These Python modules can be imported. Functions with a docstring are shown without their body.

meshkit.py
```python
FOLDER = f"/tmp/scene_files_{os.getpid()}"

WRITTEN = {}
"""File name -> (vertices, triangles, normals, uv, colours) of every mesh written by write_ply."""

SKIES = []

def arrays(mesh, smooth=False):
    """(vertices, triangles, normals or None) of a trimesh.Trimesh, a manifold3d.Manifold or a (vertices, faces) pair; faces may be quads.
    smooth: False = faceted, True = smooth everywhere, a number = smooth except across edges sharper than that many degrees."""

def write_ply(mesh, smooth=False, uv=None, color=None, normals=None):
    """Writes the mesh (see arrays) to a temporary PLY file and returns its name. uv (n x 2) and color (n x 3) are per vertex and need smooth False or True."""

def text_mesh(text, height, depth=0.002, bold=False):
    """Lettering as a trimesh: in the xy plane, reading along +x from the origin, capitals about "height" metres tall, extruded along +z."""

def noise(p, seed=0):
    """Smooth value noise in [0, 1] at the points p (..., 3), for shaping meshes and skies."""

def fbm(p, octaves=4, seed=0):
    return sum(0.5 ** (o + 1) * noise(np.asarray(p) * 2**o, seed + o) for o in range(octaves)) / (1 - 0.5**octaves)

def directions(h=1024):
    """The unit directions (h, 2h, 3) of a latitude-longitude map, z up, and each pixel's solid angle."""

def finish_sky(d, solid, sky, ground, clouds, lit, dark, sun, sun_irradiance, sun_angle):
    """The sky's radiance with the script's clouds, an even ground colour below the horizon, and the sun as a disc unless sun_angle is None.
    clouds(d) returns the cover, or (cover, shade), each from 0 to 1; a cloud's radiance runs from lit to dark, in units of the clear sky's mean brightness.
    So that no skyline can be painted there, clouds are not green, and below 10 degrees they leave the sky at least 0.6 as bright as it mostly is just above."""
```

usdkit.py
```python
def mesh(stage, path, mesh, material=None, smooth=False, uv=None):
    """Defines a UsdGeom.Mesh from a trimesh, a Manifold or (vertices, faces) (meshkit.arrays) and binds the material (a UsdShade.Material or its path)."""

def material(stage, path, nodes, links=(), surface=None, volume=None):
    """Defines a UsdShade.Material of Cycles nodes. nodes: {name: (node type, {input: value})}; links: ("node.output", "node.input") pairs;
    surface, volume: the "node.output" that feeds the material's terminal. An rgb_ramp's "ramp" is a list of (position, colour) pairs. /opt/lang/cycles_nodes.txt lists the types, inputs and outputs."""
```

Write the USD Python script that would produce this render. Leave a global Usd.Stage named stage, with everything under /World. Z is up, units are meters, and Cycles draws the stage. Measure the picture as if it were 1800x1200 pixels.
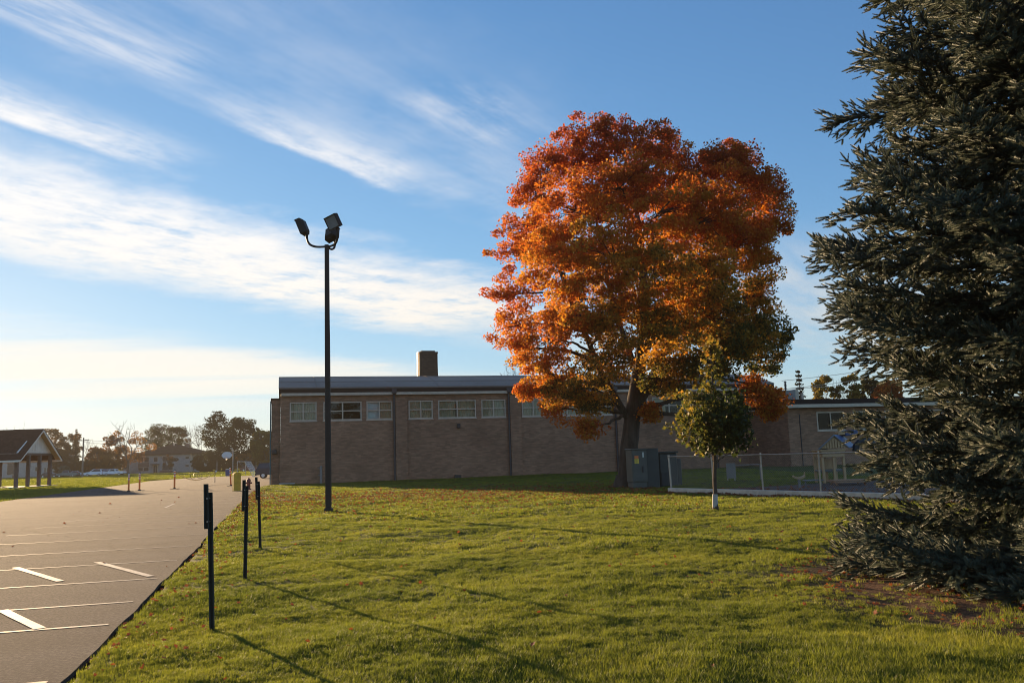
import math, random
import numpy as np
import trimesh
from scipy.spatial.transform import Rotation as Rot
import usdkit, meshkit
from pxr import Usd, UsdGeom, UsdLux, UsdShade, Gf, Sdf, Vt

stage = Usd.Stage.CreateInMemory()
UsdGeom.SetStageUpAxis(stage, 'Z')
UsdGeom.SetStageMetersPerUnit(stage, 1.0)
world = UsdGeom.Xform.Define(stage, '/World')
UsdGeom.Scope.Define(stage, '/World/Looks')

# ------------------------------------------------------------------ camera, sky, sun, exposure
FPX, EYE = 1453.0, 1.65
ROLL, PITCH = math.radians(1.9), math.atan(200 / 1453.0)
fw = np.array([0, math.cos(PITCH), math.sin(PITCH)])
_r0 = np.array([1.0, 0, 0]); _u0 = np.cross(_r0, fw)
rt = _r0 * math.cos(ROLL) - _u0 * math.sin(ROLL)
up = _u0 * math.cos(ROLL) + _r0 * math.sin(ROLL)
CAM = np.array([0, 0, EYE])
cam = UsdGeom.Camera.Define(stage, '/World/camera')
cm = Gf.Matrix4d(*rt, 0, *up, 0, *(-fw), 0, *CAM, 1)
cam.AddTransformOp().Set(cm)
cam.CreateHorizontalApertureAttr(36.0)
cam.CreateVerticalApertureAttr(24.0)
cam.CreateFocalLengthAttr(36.0 * FPX / 1800)
cam.CreateFStopAttr(0.0)
cam.CreateClippingRangeAttr(Gf.Vec2f(0.1, 20000))
cam.CreateExposureAttr(1.42)

SUN_AZ, SUN_EL = math.atan2(-0.592, 0.806), math.radians(7.2)
SKY_STRENGTH = 0.057
SUN_I, SUN_COL = 1.25, (1.0, 0.70, 0.40)
sdir = np.array([math.sin(SUN_AZ) * math.cos(SUN_EL), math.cos(SUN_AZ) * math.cos(SUN_EL), math.sin(SUN_EL)])
sun = UsdLux.DistantLight.Define(stage, '/World/sun')
sun.CreateNormalizeAttr(True); sun.CreateIntensityAttr(SUN_I); sun.CreateAngleAttr(0.5); sun.CreateColorAttr(Gf.Vec3f(*SUN_COL))
_z = sdir; _x = np.cross([0, 0, 1.0], _z); _x /= np.linalg.norm(_x); _y = np.cross(_z, _x)
sun.AddTransformOp().Set(Gf.Matrix4d(*_x, 0, *_y, 0, *_z, 0, 0, 0, 0, 1))

LK = '/World/Looks/'
class O(str):
    """the output of a node"""
class NG:
    def __init__(s): s.n, s.l, s.k = {}, [], 0
    def __call__(s, kind, out=None, **inp):
        s.k += 1; nm = 'n%d' % s.k; vals = {}
        for k, v in inp.items():
            if isinstance(v, O): s.l.append((str(v), nm + '.' + k))
            else: vals[k] = v
        s.n[nm] = (kind, vals)
        return O(nm + '.' + out) if out else nm
    def m(s, op, a, b=0.0, c=0.0, clamp=False):
        return s('math', 'value', math_type=op, value1=a, value2=b, value3=c, use_clamp=clamp)
    def ss(s, v, a, b):
        return s('map_range', 'result', range_type='smoothstep', value=v, from_min=a, from_max=b, to_min=0.0, to_max=1.0, clamp=True)
    def mix(s, f, a, b, t='mix'):
        return s('mix_color', 'result', blend_type=t, fac=f, a=a, b=b)
    def noise(s, vec, scale, detail=3.0, rough=0.5, out='fac'):
        return s('noise_texture', out, vector=vec, scale=scale, detail=detail, roughness=rough)
    def ramp(s, f, stops):
        return s('rgb_ramp', 'color', ramp=stops, fac=f)
    def build(s, path, surface): return usdkit.material(stage, path, s.n, s.l, surface=str(surface))

def build_sky():
    g = NG()
    d = g('texture_coordinate', 'generated')
    sx = g('separate_xyz', None, vector=d)
    X, Y, Z = O(sx + '.x'), O(sx + '.y'), O(sx + '.z')
    sky = g('sky_texture', 'color', sky_type='single_scattering', sun_disc=False, sun_elevation=SUN_EL, sun_rotation=SUN_AZ, altitude=200.0,
            air_density=1.0, aerosol_density=0.15, ozone_density=2.0)
    zc = g.m('maximum', Z, 0.06)
    px, py = g.m('divide', X, zc), g.m('divide', Y, zc)
    u = g.m('add', g.m('multiply', px, 0.5), g.m('multiply', py, 0.866))
    v = g.m('subtract', g.m('multiply', px, 0.866), g.m('multiply', py, 0.5))
    vec = g('combine_xyz', 'vector', x=u, y=v, z=0.0)
    streak = g('combine_xyz', 'vector', x=g.m('multiply', u, 0.55), y=g.m('multiply', v, 2.6), z=0.0)
    wn = g.noise(vec, 1.1, 5.0, 0.6)
    wn2 = g.noise(vec, 4.0, 5.0, 0.62)
    vw = g.m('add', v, g.m('multiply', g.m('subtract', wn, 0.5), 1.1))           # strongly warped
    vw = g.m('add', vw, g.m('multiply', g.m('subtract', wn2, 0.5), 0.5))
    vs = g.m('add', v, g.m('multiply', g.m('subtract', g.noise(vec, 2.2, 4.0, 0.6), 0.5), 0.11))  # softly warped
    us = g.m('add', u, g.m('multiply', g.m('subtract', g.noise(vec, 3.0, 5.0, 0.6), 0.5), 0.5))
    fine = g.noise(streak, 2.4, 8.0, 0.62)
    puff = g.noise(vec, 3.2, 8.0, 0.62)
    def win(x, a, b, c, e): return g.m('multiply', g.ss(x, a, b), g.m('subtract', 1.0, g.ss(x, c, e)))
    def mul(*a):
        r = a[0]
        for b in a[1:]: r = g.m('multiply', r, b)
        return r
    tuf = g.noise(g('combine_xyz', 'vector', x=u, y=g.m('multiply', v, 1.5), z=1.0), 6.5, 7.0, 0.68)
    texA = g.m('add', g.m('add', g.m('multiply', fine, 0.35), g.m('multiply', puff, 0.7)), g.m('multiply', tuf, 0.55))
    A = mul(win(vw, -4.35, -3.45, -3.0, -2.25), g.ss(texA, 0.42, 0.88), g.m('subtract', 1.0, mul(g.ss(us, 4.6, 5.8), 0.7)))
    A = g.m('multiply', A, 1.0)
    B = mul(win(vs, -2.41, -2.35, -2.34, -2.02), g.m('subtract', 1.0, g.ss(us, 1.45, 1.85)), g.ss(g.m('add', g.m('multiply', fine, 0.6), g.m('multiply', tuf, 0.5)), 0.30, 0.72), 1.0)
    C = mul(win(vs, -1.91, -1.85, -1.84, -1.52), g.ss(us, 1.2, 2.0), g.m('subtract', 1.0, g.ss(us, 2.15, 2.45)), g.ss(g.m('add', g.m('multiply', fine, 0.6), g.m('multiply', tuf, 0.5)), 0.30, 0.72), 0.95)
    D = mul(win(vs, -1.86, -1.76, -1.74, -1.5), g.m('subtract', 1.0, g.ss(us, 1.15, 1.45)), g.ss(fine, 0.32, 0.66), 0.7)
    Hz = mul(win(vw, -1.95, -1.45, -1.5, -0.75), g.ss(g.m('add', g.m('multiply', fine, 0.35), g.m('multiply', wn, 0.75)), 0.40, 0.85), 0.42)
    low = g('combine_xyz', 'vector', x=g.m('multiply', px, 0.16), y=g.m('multiply', py, 0.42), z=3.0)
    E = mul(g.m('subtract', 1.0, g.ss(vw, -6.3, -5.0)), g.ss(g.noise(low, 0.9, 5.0, 0.55), 0.36, 0.60), 0.8)
    F_ = mul(g.ss(v, -1.7, -0.9), g.ss(u, 3.6, 5.2), g.ss(g.noise(streak, 0.7, 5.0, 0.55), 0.38, 0.66), 0.7)
    W_ = mul(win(vs, -1.46, -1.32, -1.22, -1.02), win(us, 1.72, 1.9, 2.1, 2.35), g.ss(g.m('add', g.m('multiply', fine, 0.7), g.m('multiply', tuf, 0.4)), 0.40, 0.80), 0.45)
    dens = A
    for x in (B, C, D, Hz, E, F_, W_):
        dens = g.m('subtract', g.m('add', dens, x), g.m('multiply', dens, x))    # screen
    dens = g.m('multiply', dens, g.ss(Z, 0.045, 0.10), clamp=True)
    # cloud radiance: brighter and warmer towards the sun
    dn = g('vector_math', 'vector', math_type='normalize', vector1=d)
    cs = g('vector_math', 'value', math_type='dot_product', vector1=dn, vector2=tuple(sdir))
    tow = g.ss(cs, 0.45, 1.0)
    warm = g.m('subtract', 1.0, g.ss(Z, 0.05, 0.32))
    ccol = g.mix(warm, CLOUD_HI, CLOUD_LO)
    ccol = g('vector_math', 'vector', math_type='scale', vector1=ccol, scale=g.m('add', 0.86, g.m('multiply', tow, 0.25)))
    tint = g('vector_math', 'vector', math_type='multiply', vector1=sky, vector2=SKY_TINT)
    tint = g('vector_math', 'vector', math_type='divide', vector1=tint, vector2=g('vector_math', 'vector', math_type='multiply_add', vector1=tint, vector2=(1 / 11.0,) * 3, vector3=(1.0, 1.0, 1.0)))   # highlights roll off as in the photograph
    # pale air low above the horizon
    hz = g.m('multiply', g.m('power', g.m('subtract', 1.0, g.m('minimum', g.m('maximum', Z, 0.0), 1.0)), 14.0), 0.45)
    tint = g.mix(hz, tint, HORIZON)
    col = g.mix(dens, tint, ccol)
    bg = g('background_shader', 'background', color=col, strength=SKY_STRENGTH)
    m = g.build(LK + 'sky', bg)
    dome = UsdLux.DomeLight.Define(stage, '/World/sky')
    UsdShade.MaterialBindingAPI.Apply(dome.GetPrim()).Bind(m)
    p = dome.GetPrim()
    p.SetCustomDataByKey('kind', 'structure'); p.SetCustomDataByKey('label', 'blue evening sky with slanting bands of white cirrus cloud'); p.SetCustomDataByKey('category', 'sky')
CLOUD_HI, CLOUD_LO, HORIZON, SKY_TINT = (5.9, 5.85, 5.85), (6.2, 5.7, 4.9), (4.7, 4.8, 4.8), (1.06, 1.55, 2.42)
build_sky()

# ------------------------------------------------------------------ helpers
def ray(px, py): return fw + rt * ((px - 900) / FPX) - up * ((py - 600) / FPX)
def G(px, py, z=0.0):
    d = ray(px, py); return CAM + d * ((z - EYE) / d[2])
def P(px, py, Y):
    d = ray(px, py); return CAM + d * (Y / d[1])
E1, E2 = np.array([0.962, 0.272]), np.array([-0.272, 0.962])
SITE = math.degrees(math.atan2(0.272, 0.962))
def S(s, t, z=0.0): q = E1 * s + E2 * t; return np.array([q[0], q[1], z])
def ST(p): return float(np.dot(p[:2], E1)), float(np.dot(p[:2], E2))

USED = {}
def numbered(parent, name):
    k = (parent, name); n = USED.get(k, 0); USED[k] = n + 1
    return parent + '/' + (name if n == 0 else '%s_%03d' % (name, n))
def meta(prim, label=None, cat=None, group=None, kind=None):
    for k, v in (('label', label), ('category', cat), ('group', group), ('kind', kind)):
        if v: prim.SetCustomDataByKey(k, v)
def thing(name, label, cat, loc=(0, 0, 0), rotz=0.0, group=None, kind=None):
    path = numbered('/World', name)
    x = UsdGeom.Xform.Define(stage, path)
    x.AddTranslateOp().Set(Gf.Vec3d(*map(float, loc))); x.AddRotateZOp().Set(float(rotz))
    meta(x.GetPrim(), label, cat, group, kind)
    return path
def part(parent, name, mesh, m, label=None, smooth=False, kind=None):
    if isinstance(mesh, MB): mesh = mesh.get()
    path = numbered(parent, name)
    p = usdkit.mesh(stage, path, mesh, M[m], smooth=smooth)
    meta(p.GetPrim(), label, None, None, kind)
    return path
def solo(name, mesh, m, label, cat, group=None, kind=None, smooth=False):
    if isinstance(mesh, MB): mesh = mesh.get()
    path = numbered('/World', name)
    p = usdkit.mesh(stage, path, mesh, M[m], smooth=smooth)
    meta(p.GetPrim(), label, cat, group, kind)
    return path
def copy(src, loc, rotz, label, scale=None):
    name = src.rsplit('/', 1)[1]
    if name[-4:-3] == '_' and name[-3:].isdigit(): name = name[:-4]
    path = numbered('/World', name)
    was = stage.GetPrimAtPath(src).GetCustomData()
    x = UsdGeom.Xform.Define(stage, path)
    x.GetPrim().GetReferences().AddInternalReference(src)
    x.ClearXformOpOrder()
    tr = x.GetPrim().GetAttribute('xformOp:translate'); tr.Set(Gf.Vec3d(*map(float, loc)))
    ro = x.GetPrim().GetAttribute('xformOp:rotateZ'); ro.Set(float(rotz))
    x.SetXformOpOrder([UsdGeom.XformOp(tr), UsdGeom.XformOp(ro)])
    x.GetPrim().SetInstanceable(True)
    meta(x.GetPrim(), label, was.get('category'), was.get('group'))
    return path

class MB:
    """collects vertices and triangles"""
    def __init__(s): s.v, s.f, s.n = [], [], 0
    def add(s, v, f):
        v, f = np.asarray(v, float), np.asarray(f, int)
        if f.shape[1] == 4: f = np.vstack([f[:, [0, 1, 2]], f[:, [0, 2, 3]]])
        s.v.append(v); s.f.append(f + s.n); s.n += len(v); return s
    def tm(s, t): return s.add(t.vertices, t.faces)
    def box(s, x0, x1, y0, y1, z0, z1):
        v = [(x, y, z) for z in (z0, z1) for x, y in ((x0, y0), (x1, y0), (x1, y1), (x0, y1))]
        return s.add(v, [(0, 3, 2, 1), (4, 5, 6, 7), (0, 1, 5, 4), (1, 2, 6, 5), (2, 3, 7, 6), (3, 0, 4, 7)])
    def rbox(s, x0, x1, y0, y1, z0, z1, b):
        """box with chamfered edges"""
        import manifold3d as m3
        pts = []
        for x, sx in ((x0, 1), (x1, -1)):
            for y, sy in ((y0, 1), (y1, -1)):
                for z, sz in ((z0, 1), (z1, -1)):
                    pts += [(x + sx * b, y + sy * b, z), (x + sx * b, y, z + sz * b), (x, y + sy * b, z + sz * b)]
        h = trimesh.convex.convex_hull(np.array(pts)); return s.add(h.vertices, h.faces)
    def hull(s, pts):
        h = trimesh.convex.convex_hull(np.array(pts, float)); return s.add(h.vertices, h.faces)
    def tube(s, pts, rad, n=8, cap=True):
        pts = np.asarray(pts, float); k = len(pts); rad = np.broadcast_to(rad, (k,)).astype(float)
        tg = np.gradient(pts, axis=0); tg /= np.maximum(np.linalg.norm(tg, axis=1, keepdims=True), 1e-9)
        a = np.array([0, 0, 1.0]) if abs(tg[0][2]) < 0.9 else np.array([1.0, 0, 0])
        a = np.cross(tg[0], a); a /= np.linalg.norm(a); ring = []
        th = np.arange(n) / n * 2 * np.pi
        for i in range(k):
            a = a - tg[i] * (a @ tg[i]); a /= max(np.linalg.norm(a), 1e-9); b = np.cross(tg[i], a)
            ring.append(pts[i] + rad[i] * (np.cos(th)[:, None] * a + np.sin(th)[:, None] * b))
        v = np.vstack(ring); i0 = np.arange(n); i1 = (i0 + 1) % n; f = []
        for i in range(k - 1): f.append(np.stack([i * n + i0, i * n + i1, (i + 1) * n + i1, (i + 1) * n + i0], 1))
        s.add(v, np.vstack(f))
        if cap:
            for i, fl in ((0, True), (k - 1, False)):
                vv = np.vstack([ring[i], pts[i]]); ff = np.stack([i0, i1, np.full(n, n)], 1)
                s.add(vv, ff[:, ::-1] if fl else ff)
        return s
    def prism(s, poly, h0, h1, axis='z'):
        """polygon (x, y) extruded; axis y: polygon in x, z extruded along y; axis x: polygon in y, z extruded along x"""
        from shapely.geometry import Polygon
        t = trimesh.creation.extrude_polygon(Polygon(poly), h1 - h0, engine='earcut'); v = np.array(t.vertices); v[:, 2] += h0; f = np.array(t.faces)
        if axis == 'y': v = np.stack([v[:, 0], v[:, 2], v[:, 1]], 1); f = f[:, ::-1]
        if axis == 'x': v = np.stack([v[:, 2], v[:, 0], v[:, 1]], 1)
        return s.add(v, f)
    def sheet(s, poly, z):
        from shapely.geometry import Polygon
        v, f = trimesh.creation.triangulate_polygon(Polygon(poly), engine='earcut')
        v3 = np.column_stack([v, np.full(len(v), z)])
        n = np.cross(v3[f[0][1]] - v3[f[0][0]], v3[f[0][2]] - v3[f[0][0]])
        return s.add(v3, f if n[2] > 0 else f[:, ::-1])
    def get(s): return np.vstack(s.v), np.vstack(s.f)
    def xf(s, R=None, t=(0, 0, 0)):
        s.v = [(x @ np.asarray(R).T if R is not None else x) + np.asarray(t) for x in s.v]; return s

def instancer(path, protos, pos, rot, scl, idx, name):
    """protos: [(mesh, material, smooth)]; rot: scipy Rotation"""
    pi = UsdGeom.PointInstancer.Define(stage, path)
    paths = []
    for i, (me, m, sm) in enumerate(protos):
        pp = '%s/%s' % (path, name if i == 0 else '%s_%03d' % (name, i))
        usdkit.mesh(stage, pp, me.get() if isinstance(me, MB) else me, M[m], smooth=sm); paths.append(pp)
    pi.CreatePrototypesRel().SetTargets(paths)
    pi.CreateProtoIndicesAttr(Vt.IntArray.FromNumpy(np.asarray(idx, np.int32)))
    pi.CreatePositionsAttr(Vt.Vec3fArray.FromNumpy(np.asarray(pos, np.float32)))
    q = rot.as_quat().astype(np.float16)
    pi.CreateOrientationsAttr(Vt.QuathArray([Gf.Quath(float(a[3]), float(a[0]), float(a[1]), float(a[2])) for a in q]))
    sc = np.asarray(scl, np.float32); sc = np.repeat(sc[:, None], 3, 1) if sc.ndim == 1 else sc
    pi.CreateScalesAttr(Vt.Vec3fArray.FromNumpy(np.ascontiguousarray(sc)))
    return pi

# ------------------------------------------------------------------ materials
M = {}
def plain(name, c, rough=0.6, var=0.25, scale=3.0, metallic=0.0, bump=0.0, bscale=40.0, spec=0.5, stretch=(1, 1, 1), c2=None):
    g = NG(); pos = g('geometry', 'position')
    vec = g('mapping', 'vector', vector=pos, scale=stretch)
    f = g.ss(g.noise(vec, scale, 5.0, 0.6), 0.3, 0.7)
    c = np.array(c, float); lo = c * (1 - var) if c2 is None else np.array(c2, float)
    col = g.mix(f, tuple(lo), tuple(np.minimum(c * (1 + (var if c2 is None else 0)), 0.95)))
    kw = {}
    if bump: kw['normal'] = g('bump', 'normal', height=g.noise(vec, bscale, 4.0, 0.6), strength=bump, distance=0.02)
    b = g('principled_bsdf', 'BSDF', base_color=col, roughness=rough, metallic=metallic, specular_ior_level=spec, **kw)
    M[name] = g.build(LK + name, b)
def leafy(name, stops, trans=0.45, rough=0.6, scale=0.5, spec=0.25, tboost=1.3, attr=False):
    """stops: colours spread over leaves at random; with a slow drift over space"""
    g = NG()
    if attr:
        col = g('attribute', 'color', attribute='tint')
        r = g('geometry', 'random_per_island')
        col = g('hsv', 'color', color=col, hue=0.5, saturation=1.0, value=g.m('add', 0.75, g.m('multiply', r, 0.5)))
    else:
        r = g('geometry', 'random_per_island')
        o = g('object_info', 'random')
        n = g.noise(g('geometry', 'position'), scale, 3.0)
        f = g.m('add', g.m('multiply', g.m('add', g.m('multiply', r, 0.5), g.m('multiply', o, 0.5)), 0.55), g.m('multiply', g.m('subtract', n, 0.28), 0.9), clamp=True)
        col = g.ramp(f, stops)
    tcol = g('vector_math', 'vector', math_type='scale', vector1=col, scale=tboost)
    a = g('principled_bsdf', 'BSDF', base_color=col, roughness=rough, specular_ior_level=spec)
    t = g('translucent_bsdf', 'BSDF', color=tcol)
    M[name] = g.build(LK + name, g('mix_closure', 'closure', fac=trans, closure1=a, closure2=t))
def glass(name, tint=(0.9, 0.95, 0.95), rough=0.02):
    g = NG()
    t = g('transparent_bsdf', 'BSDF', color=tint); gl = g('glossy_bsdf', 'BSDF', color=(1, 1, 1), roughness=rough)
    M[name] = g.build(LK + name, g('mix_closure', 'closure', fac=g('fresnel', 'fac', IOR=1.28), closure1=t, closure2=gl))

def brick(name, a, b, w=0.40, h=0.10):
    g = NG(); pos = g('geometry', 'position')
    s_ = g('vector_math', 'value', math_type='dot_product', vector1=pos, vector2=(0.962 - 0.272, 0.272 + 0.962, 0))
    z_ = O(g('separate_xyz', None, vector=pos) + '.z')
    vec = g('combine_xyz', 'vector', x=s_, y=z_, z=0.0)
    br = g('brick_texture', None, vector=vec, color1=a, color2=b, mortar=tuple(np.array(a) * 0.75), scale=1.0, mortar_size=0.008, brick_width=w, row_height=h, bias=0.0, offset=0.37)
    st = g('combine_xyz', 'vector', x=g.m('multiply', s_, 1.6), y=g.m('multiply', z_, 8.0), z=0.0)
    n1 = g.noise(st, 1.3, 4.0, 0.65)
    n2 = g.noise(vec, 0.35, 3.0, 0.55)
    col = g.mix(0.8, O(br + '.color'), g.ramp(n1, [(0.28, (0.55, 0.52, 0.50)), (0.45, (0.97, 0.96, 0.95)), (0.58, (1, 1, 1)), (0.75, (1.55, 1.45, 1.35))]), 'multiply')
    col = g.mix(0.6, col, g.ramp(n2, [(0.3, (0.68, 0.65, 0.63)), (0.7, (1.25, 1.22, 1.18))]), 'multiply')
    hgt = g.m('add', g.m('multiply', O(br + '.fac'), -0.7), g.m('multiply', n1, 0.9))
    bp = g('bump', 'normal', height=hgt, strength=0.8, distance=0.012)
    M[name] = g.build(LK + name, g('principled_bsdf', 'BSDF', base_color=col, roughness=0.85, normal=bp, specular_ior_level=0.25))

def grass_ground(name):
    g = NG(); pos = g('geometry', 'position')
    a = g.noise(pos, 0.35, 4.0, 0.6); b = g.noise(pos, 2.2, 5.0, 0.6); c = g.noise(pos, 26.0, 4.0, 0.7)
    f = g.m('add', g.m('multiply', a, 0.5), g.m('multiply', b, 0.5))
    col = g.ramp(f, [(0.3, (0.050, 0.060, 0.013)), (0.5, (0.090, 0.096, 0.018)), (0.68, (0.135, 0.115, 0.024))])
    col = g.mix(0.75, col, g.ramp(c, [(0.3, (0.35, 0.35, 0.33)), (0.6, (1.25, 1.25, 1.2))]), 'multiply')
    # worn brown ground under the spruce
    dd = g('vector_math', 'value', math_type='distance', vector1=g('vector_math', 'vector', math_type='multiply', vector1=pos, vector2=(1, 1, 0)), vector2=(SPR[0] - 0.2, SPR[1] - 0.3, 0))
    mk = g.m('subtract', 1.0, g.ss(g.m('add', dd, g.m('multiply', g.m('subtract', b, 0.5), 2.6)), 2.9, 4.3))
    col = g.mix(mk, col, g.ramp(c, [(0.3, (0.045, 0.026, 0.017)), (0.6, (0.16, 0.085, 0.05))]))
    bp = g('bump', 'normal', height=g.m('add', c, g.m('multiply', b, 1.5)), strength=0.9, distance=0.05)
    M[name] = g.build(LK + name, g('principled_bsdf', 'BSDF', base_color=col, roughness=0.9, normal=bp, specular_ior_level=0.15))
SPR = np.array([6.9, 9.65, 0.0])

def asphalt(name):
    g = NG(); pos = g('geometry', 'position')
    fine = g.m('add', g.m('multiply', g.noise(pos, 150.0, 3.0, 0.7), 0.5), g.m('multiply', g.noise(pos, 28.0, 4.0, 0.75), 0.5)); mid = g.noise(pos, 9.0, 5.0, 0.6); big = g.noise(pos, 0.30, 4.0, 0.6)
    st = g.noise(g('mapping', 'vector', vector=g('vector_rotate', 'vector', rotate_type='z_axis', vector=pos, angle=-math.radians(SITE)), scale=(0.06, 0.9, 1.0)), 1.0, 4.0, 0.6)
    col = g.ramp(fine, [(0.38, (0.030, 0.025, 0.022)), (0.5, (0.098, 0.082, 0.070)), (0.62, (0.26, 0.22, 0.185))])
    col = g.mix(0.7, col, g.ramp(mid, [(0.3, (0.8, 0.8, 0.8)), (0.7, (1.12, 1.12, 1.12))]), 'multiply')
    col = g.mix(0.7, col, g.ramp(big, [(0.3, (0.68, 0.67, 0.66)), (0.7, (1.18, 1.18, 1.18))]), 'multiply')
    col = g.mix(0.8, col, g.ramp(st, [(0.35, (0.78, 0.77, 0.76)), (0.6, (1.08, 1.08, 1.08))]), 'multiply')
    # hairline cracks
    vo = g('voronoi_texture', 'distance', feature='distance_to_edge', vector=g('vector_math', 'vector', math_type='add', vector1=pos, vector2=g('vector_math', 'vector', math_type='scale', vector1=g.noise(pos, 0.8, 4.0, 0.6, 'color'), scale=2.0)), scale=0.12)
    ck = g.m('multiply', g.m('subtract', 1.0, g.ss(vo, 0.0, 0.010)), g.ss(g.noise(pos, 0.15, 2.0), 0.42, 0.55))
    col = g.mix(g.m('multiply', ck, 0.75), col, (0.03, 0.027, 0.025))
    bp = g('bump', 'normal', height=g.m('add', fine, g.m('multiply', mid, 0.3)), strength=0.9, distance=0.010)
    M[name] = g.build(LK + name, g('principled_bsdf', 'BSDF', base_color=col, roughness=1.0, normal=bp, specular_ior_level=0.08))

def paint(name):
    g = NG(); pos = g('geometry', 'position')
    w = g.m('add', g.m('multiply', g.noise(pos, 24.0, 5.0, 0.8), 0.6), g.m('multiply', g.noise(pos, 3.0, 3.0), 0.4))
    col = g.ramp(w, [(0.43, (0.10, 0.085, 0.073)), (0.50, (0.25, 0.235, 0.215)), (0.62, (0.40, 0.38, 0.35))])
    M[name] = g.build(LK + name, g('principled_bsdf', 'BSDF', base_color=col, roughness=0.7))

asphalt('asphalt'); paint('road_paint'); grass_ground('lawn_ground')
plain('field_grass', (0.125, 0.120, 0.018), 1.0, 0.3, 0.12, bump=0.5, bscale=6.0, spec=0.0)
plain('soil', (0.018, 0.013, 0.010), 1.0, 0.4, 14.0, bump=1.0, bscale=40, spec=0.0)
plain('wood_chips', (0.16, 0.085, 0.06), 0.9, 0.5, 9.0, bump=1.0, bscale=30, c2=(0.045, 0.028, 0.02))
brick('brick_wall', (0.335, 0.185, 0.112), (0.225, 0.124, 0.075))
brick('chimney_brick', (0.085, 0.055, 0.036), (0.055, 0.035, 0.024), 0.24, 0.08)
plain('roof_membrane', (0.165, 0.118, 0.090), 0.9, 0.10, 0.25, stretch=(1, 1, 1), bump=0.15, bscale=1.2)
plain('dark_fascia', (0.034, 0.022, 0.018), 0.8, 0.15, 0.6, spec=0.1)
plain('white_trim', (0.50, 0.38, 0.27), 0.6, 0.08, 2.0)
plain('window_frame', (0.48, 0.36, 0.26), 0.55, 0.08, 3.0)
plain('curtain', (0.44, 0.325, 0.20), 0.9, 0.12, 2.0)
plain('white_paper', (0.52, 0.52, 0.48), 0.8, 0.06, 4.0)
plain('dark_room', (0.035, 0.03, 0.028), 0.9, 0.2, 1.0)
plain('downspout', (0.045, 0.032, 0.030), 0.5, 0.2, 2.0)
plain('concrete', (0.42, 0.39, 0.35), 0.85, 0.15, 4.0, bump=0.4)
plain('sunlit_curb_concrete', (0.66, 0.53, 0.40), 0.85, 0.15, 4.0, bump=0.4)  # paler, warmer copy of concrete: sunlight on the curb put into the colour
plain('bronze_metal', (0.024, 0.018, 0.014), 0.6, 0.15, 2.0, spec=0.25)
plain('green_metal', (0.022, 0.028, 0.022), 0.6, 0.25, 9.0, spec=0.25)
plain('galvanised', (0.36, 0.30, 0.245), 0.42, 0.15, 12.0, metallic=0.75)
plain('bark', (0.060, 0.046, 0.036), 0.95, 0.35, 5.0, bump=1.0, bscale=14, stretch=(1, 1, 0.25), spec=0.2)
plain('young_bark', (0.075, 0.052, 0.038), 0.9, 0.3, 10.0, bump=0.5, bscale=30, spec=0.2)
plain('grey_bark', (0.12, 0.10, 0.09), 0.95, 0.3, 1.0, spec=0.1)
plain('white_wrap', (0.36, 0.33, 0.30), 0.7, 0.08, 8.0)
plain('cabinet_green', (0.066, 0.062, 0.050), 0.5, 0.12, 3.0)
plain('cabinet_dark', (0.026, 0.028, 0.024), 0.5, 0.15, 3.0)
plain('sticker_yellow', (0.62, 0.42, 0.04), 0.5, 0.05)
plain('sticker_orange', (0.62, 0.16, 0.03), 0.5, 0.05)
plain('black', (0.015, 0.015, 0.015), 0.5, 0.1)
plain('rubber', (0.02, 0.02, 0.02), 0.8, 0.2)
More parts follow.
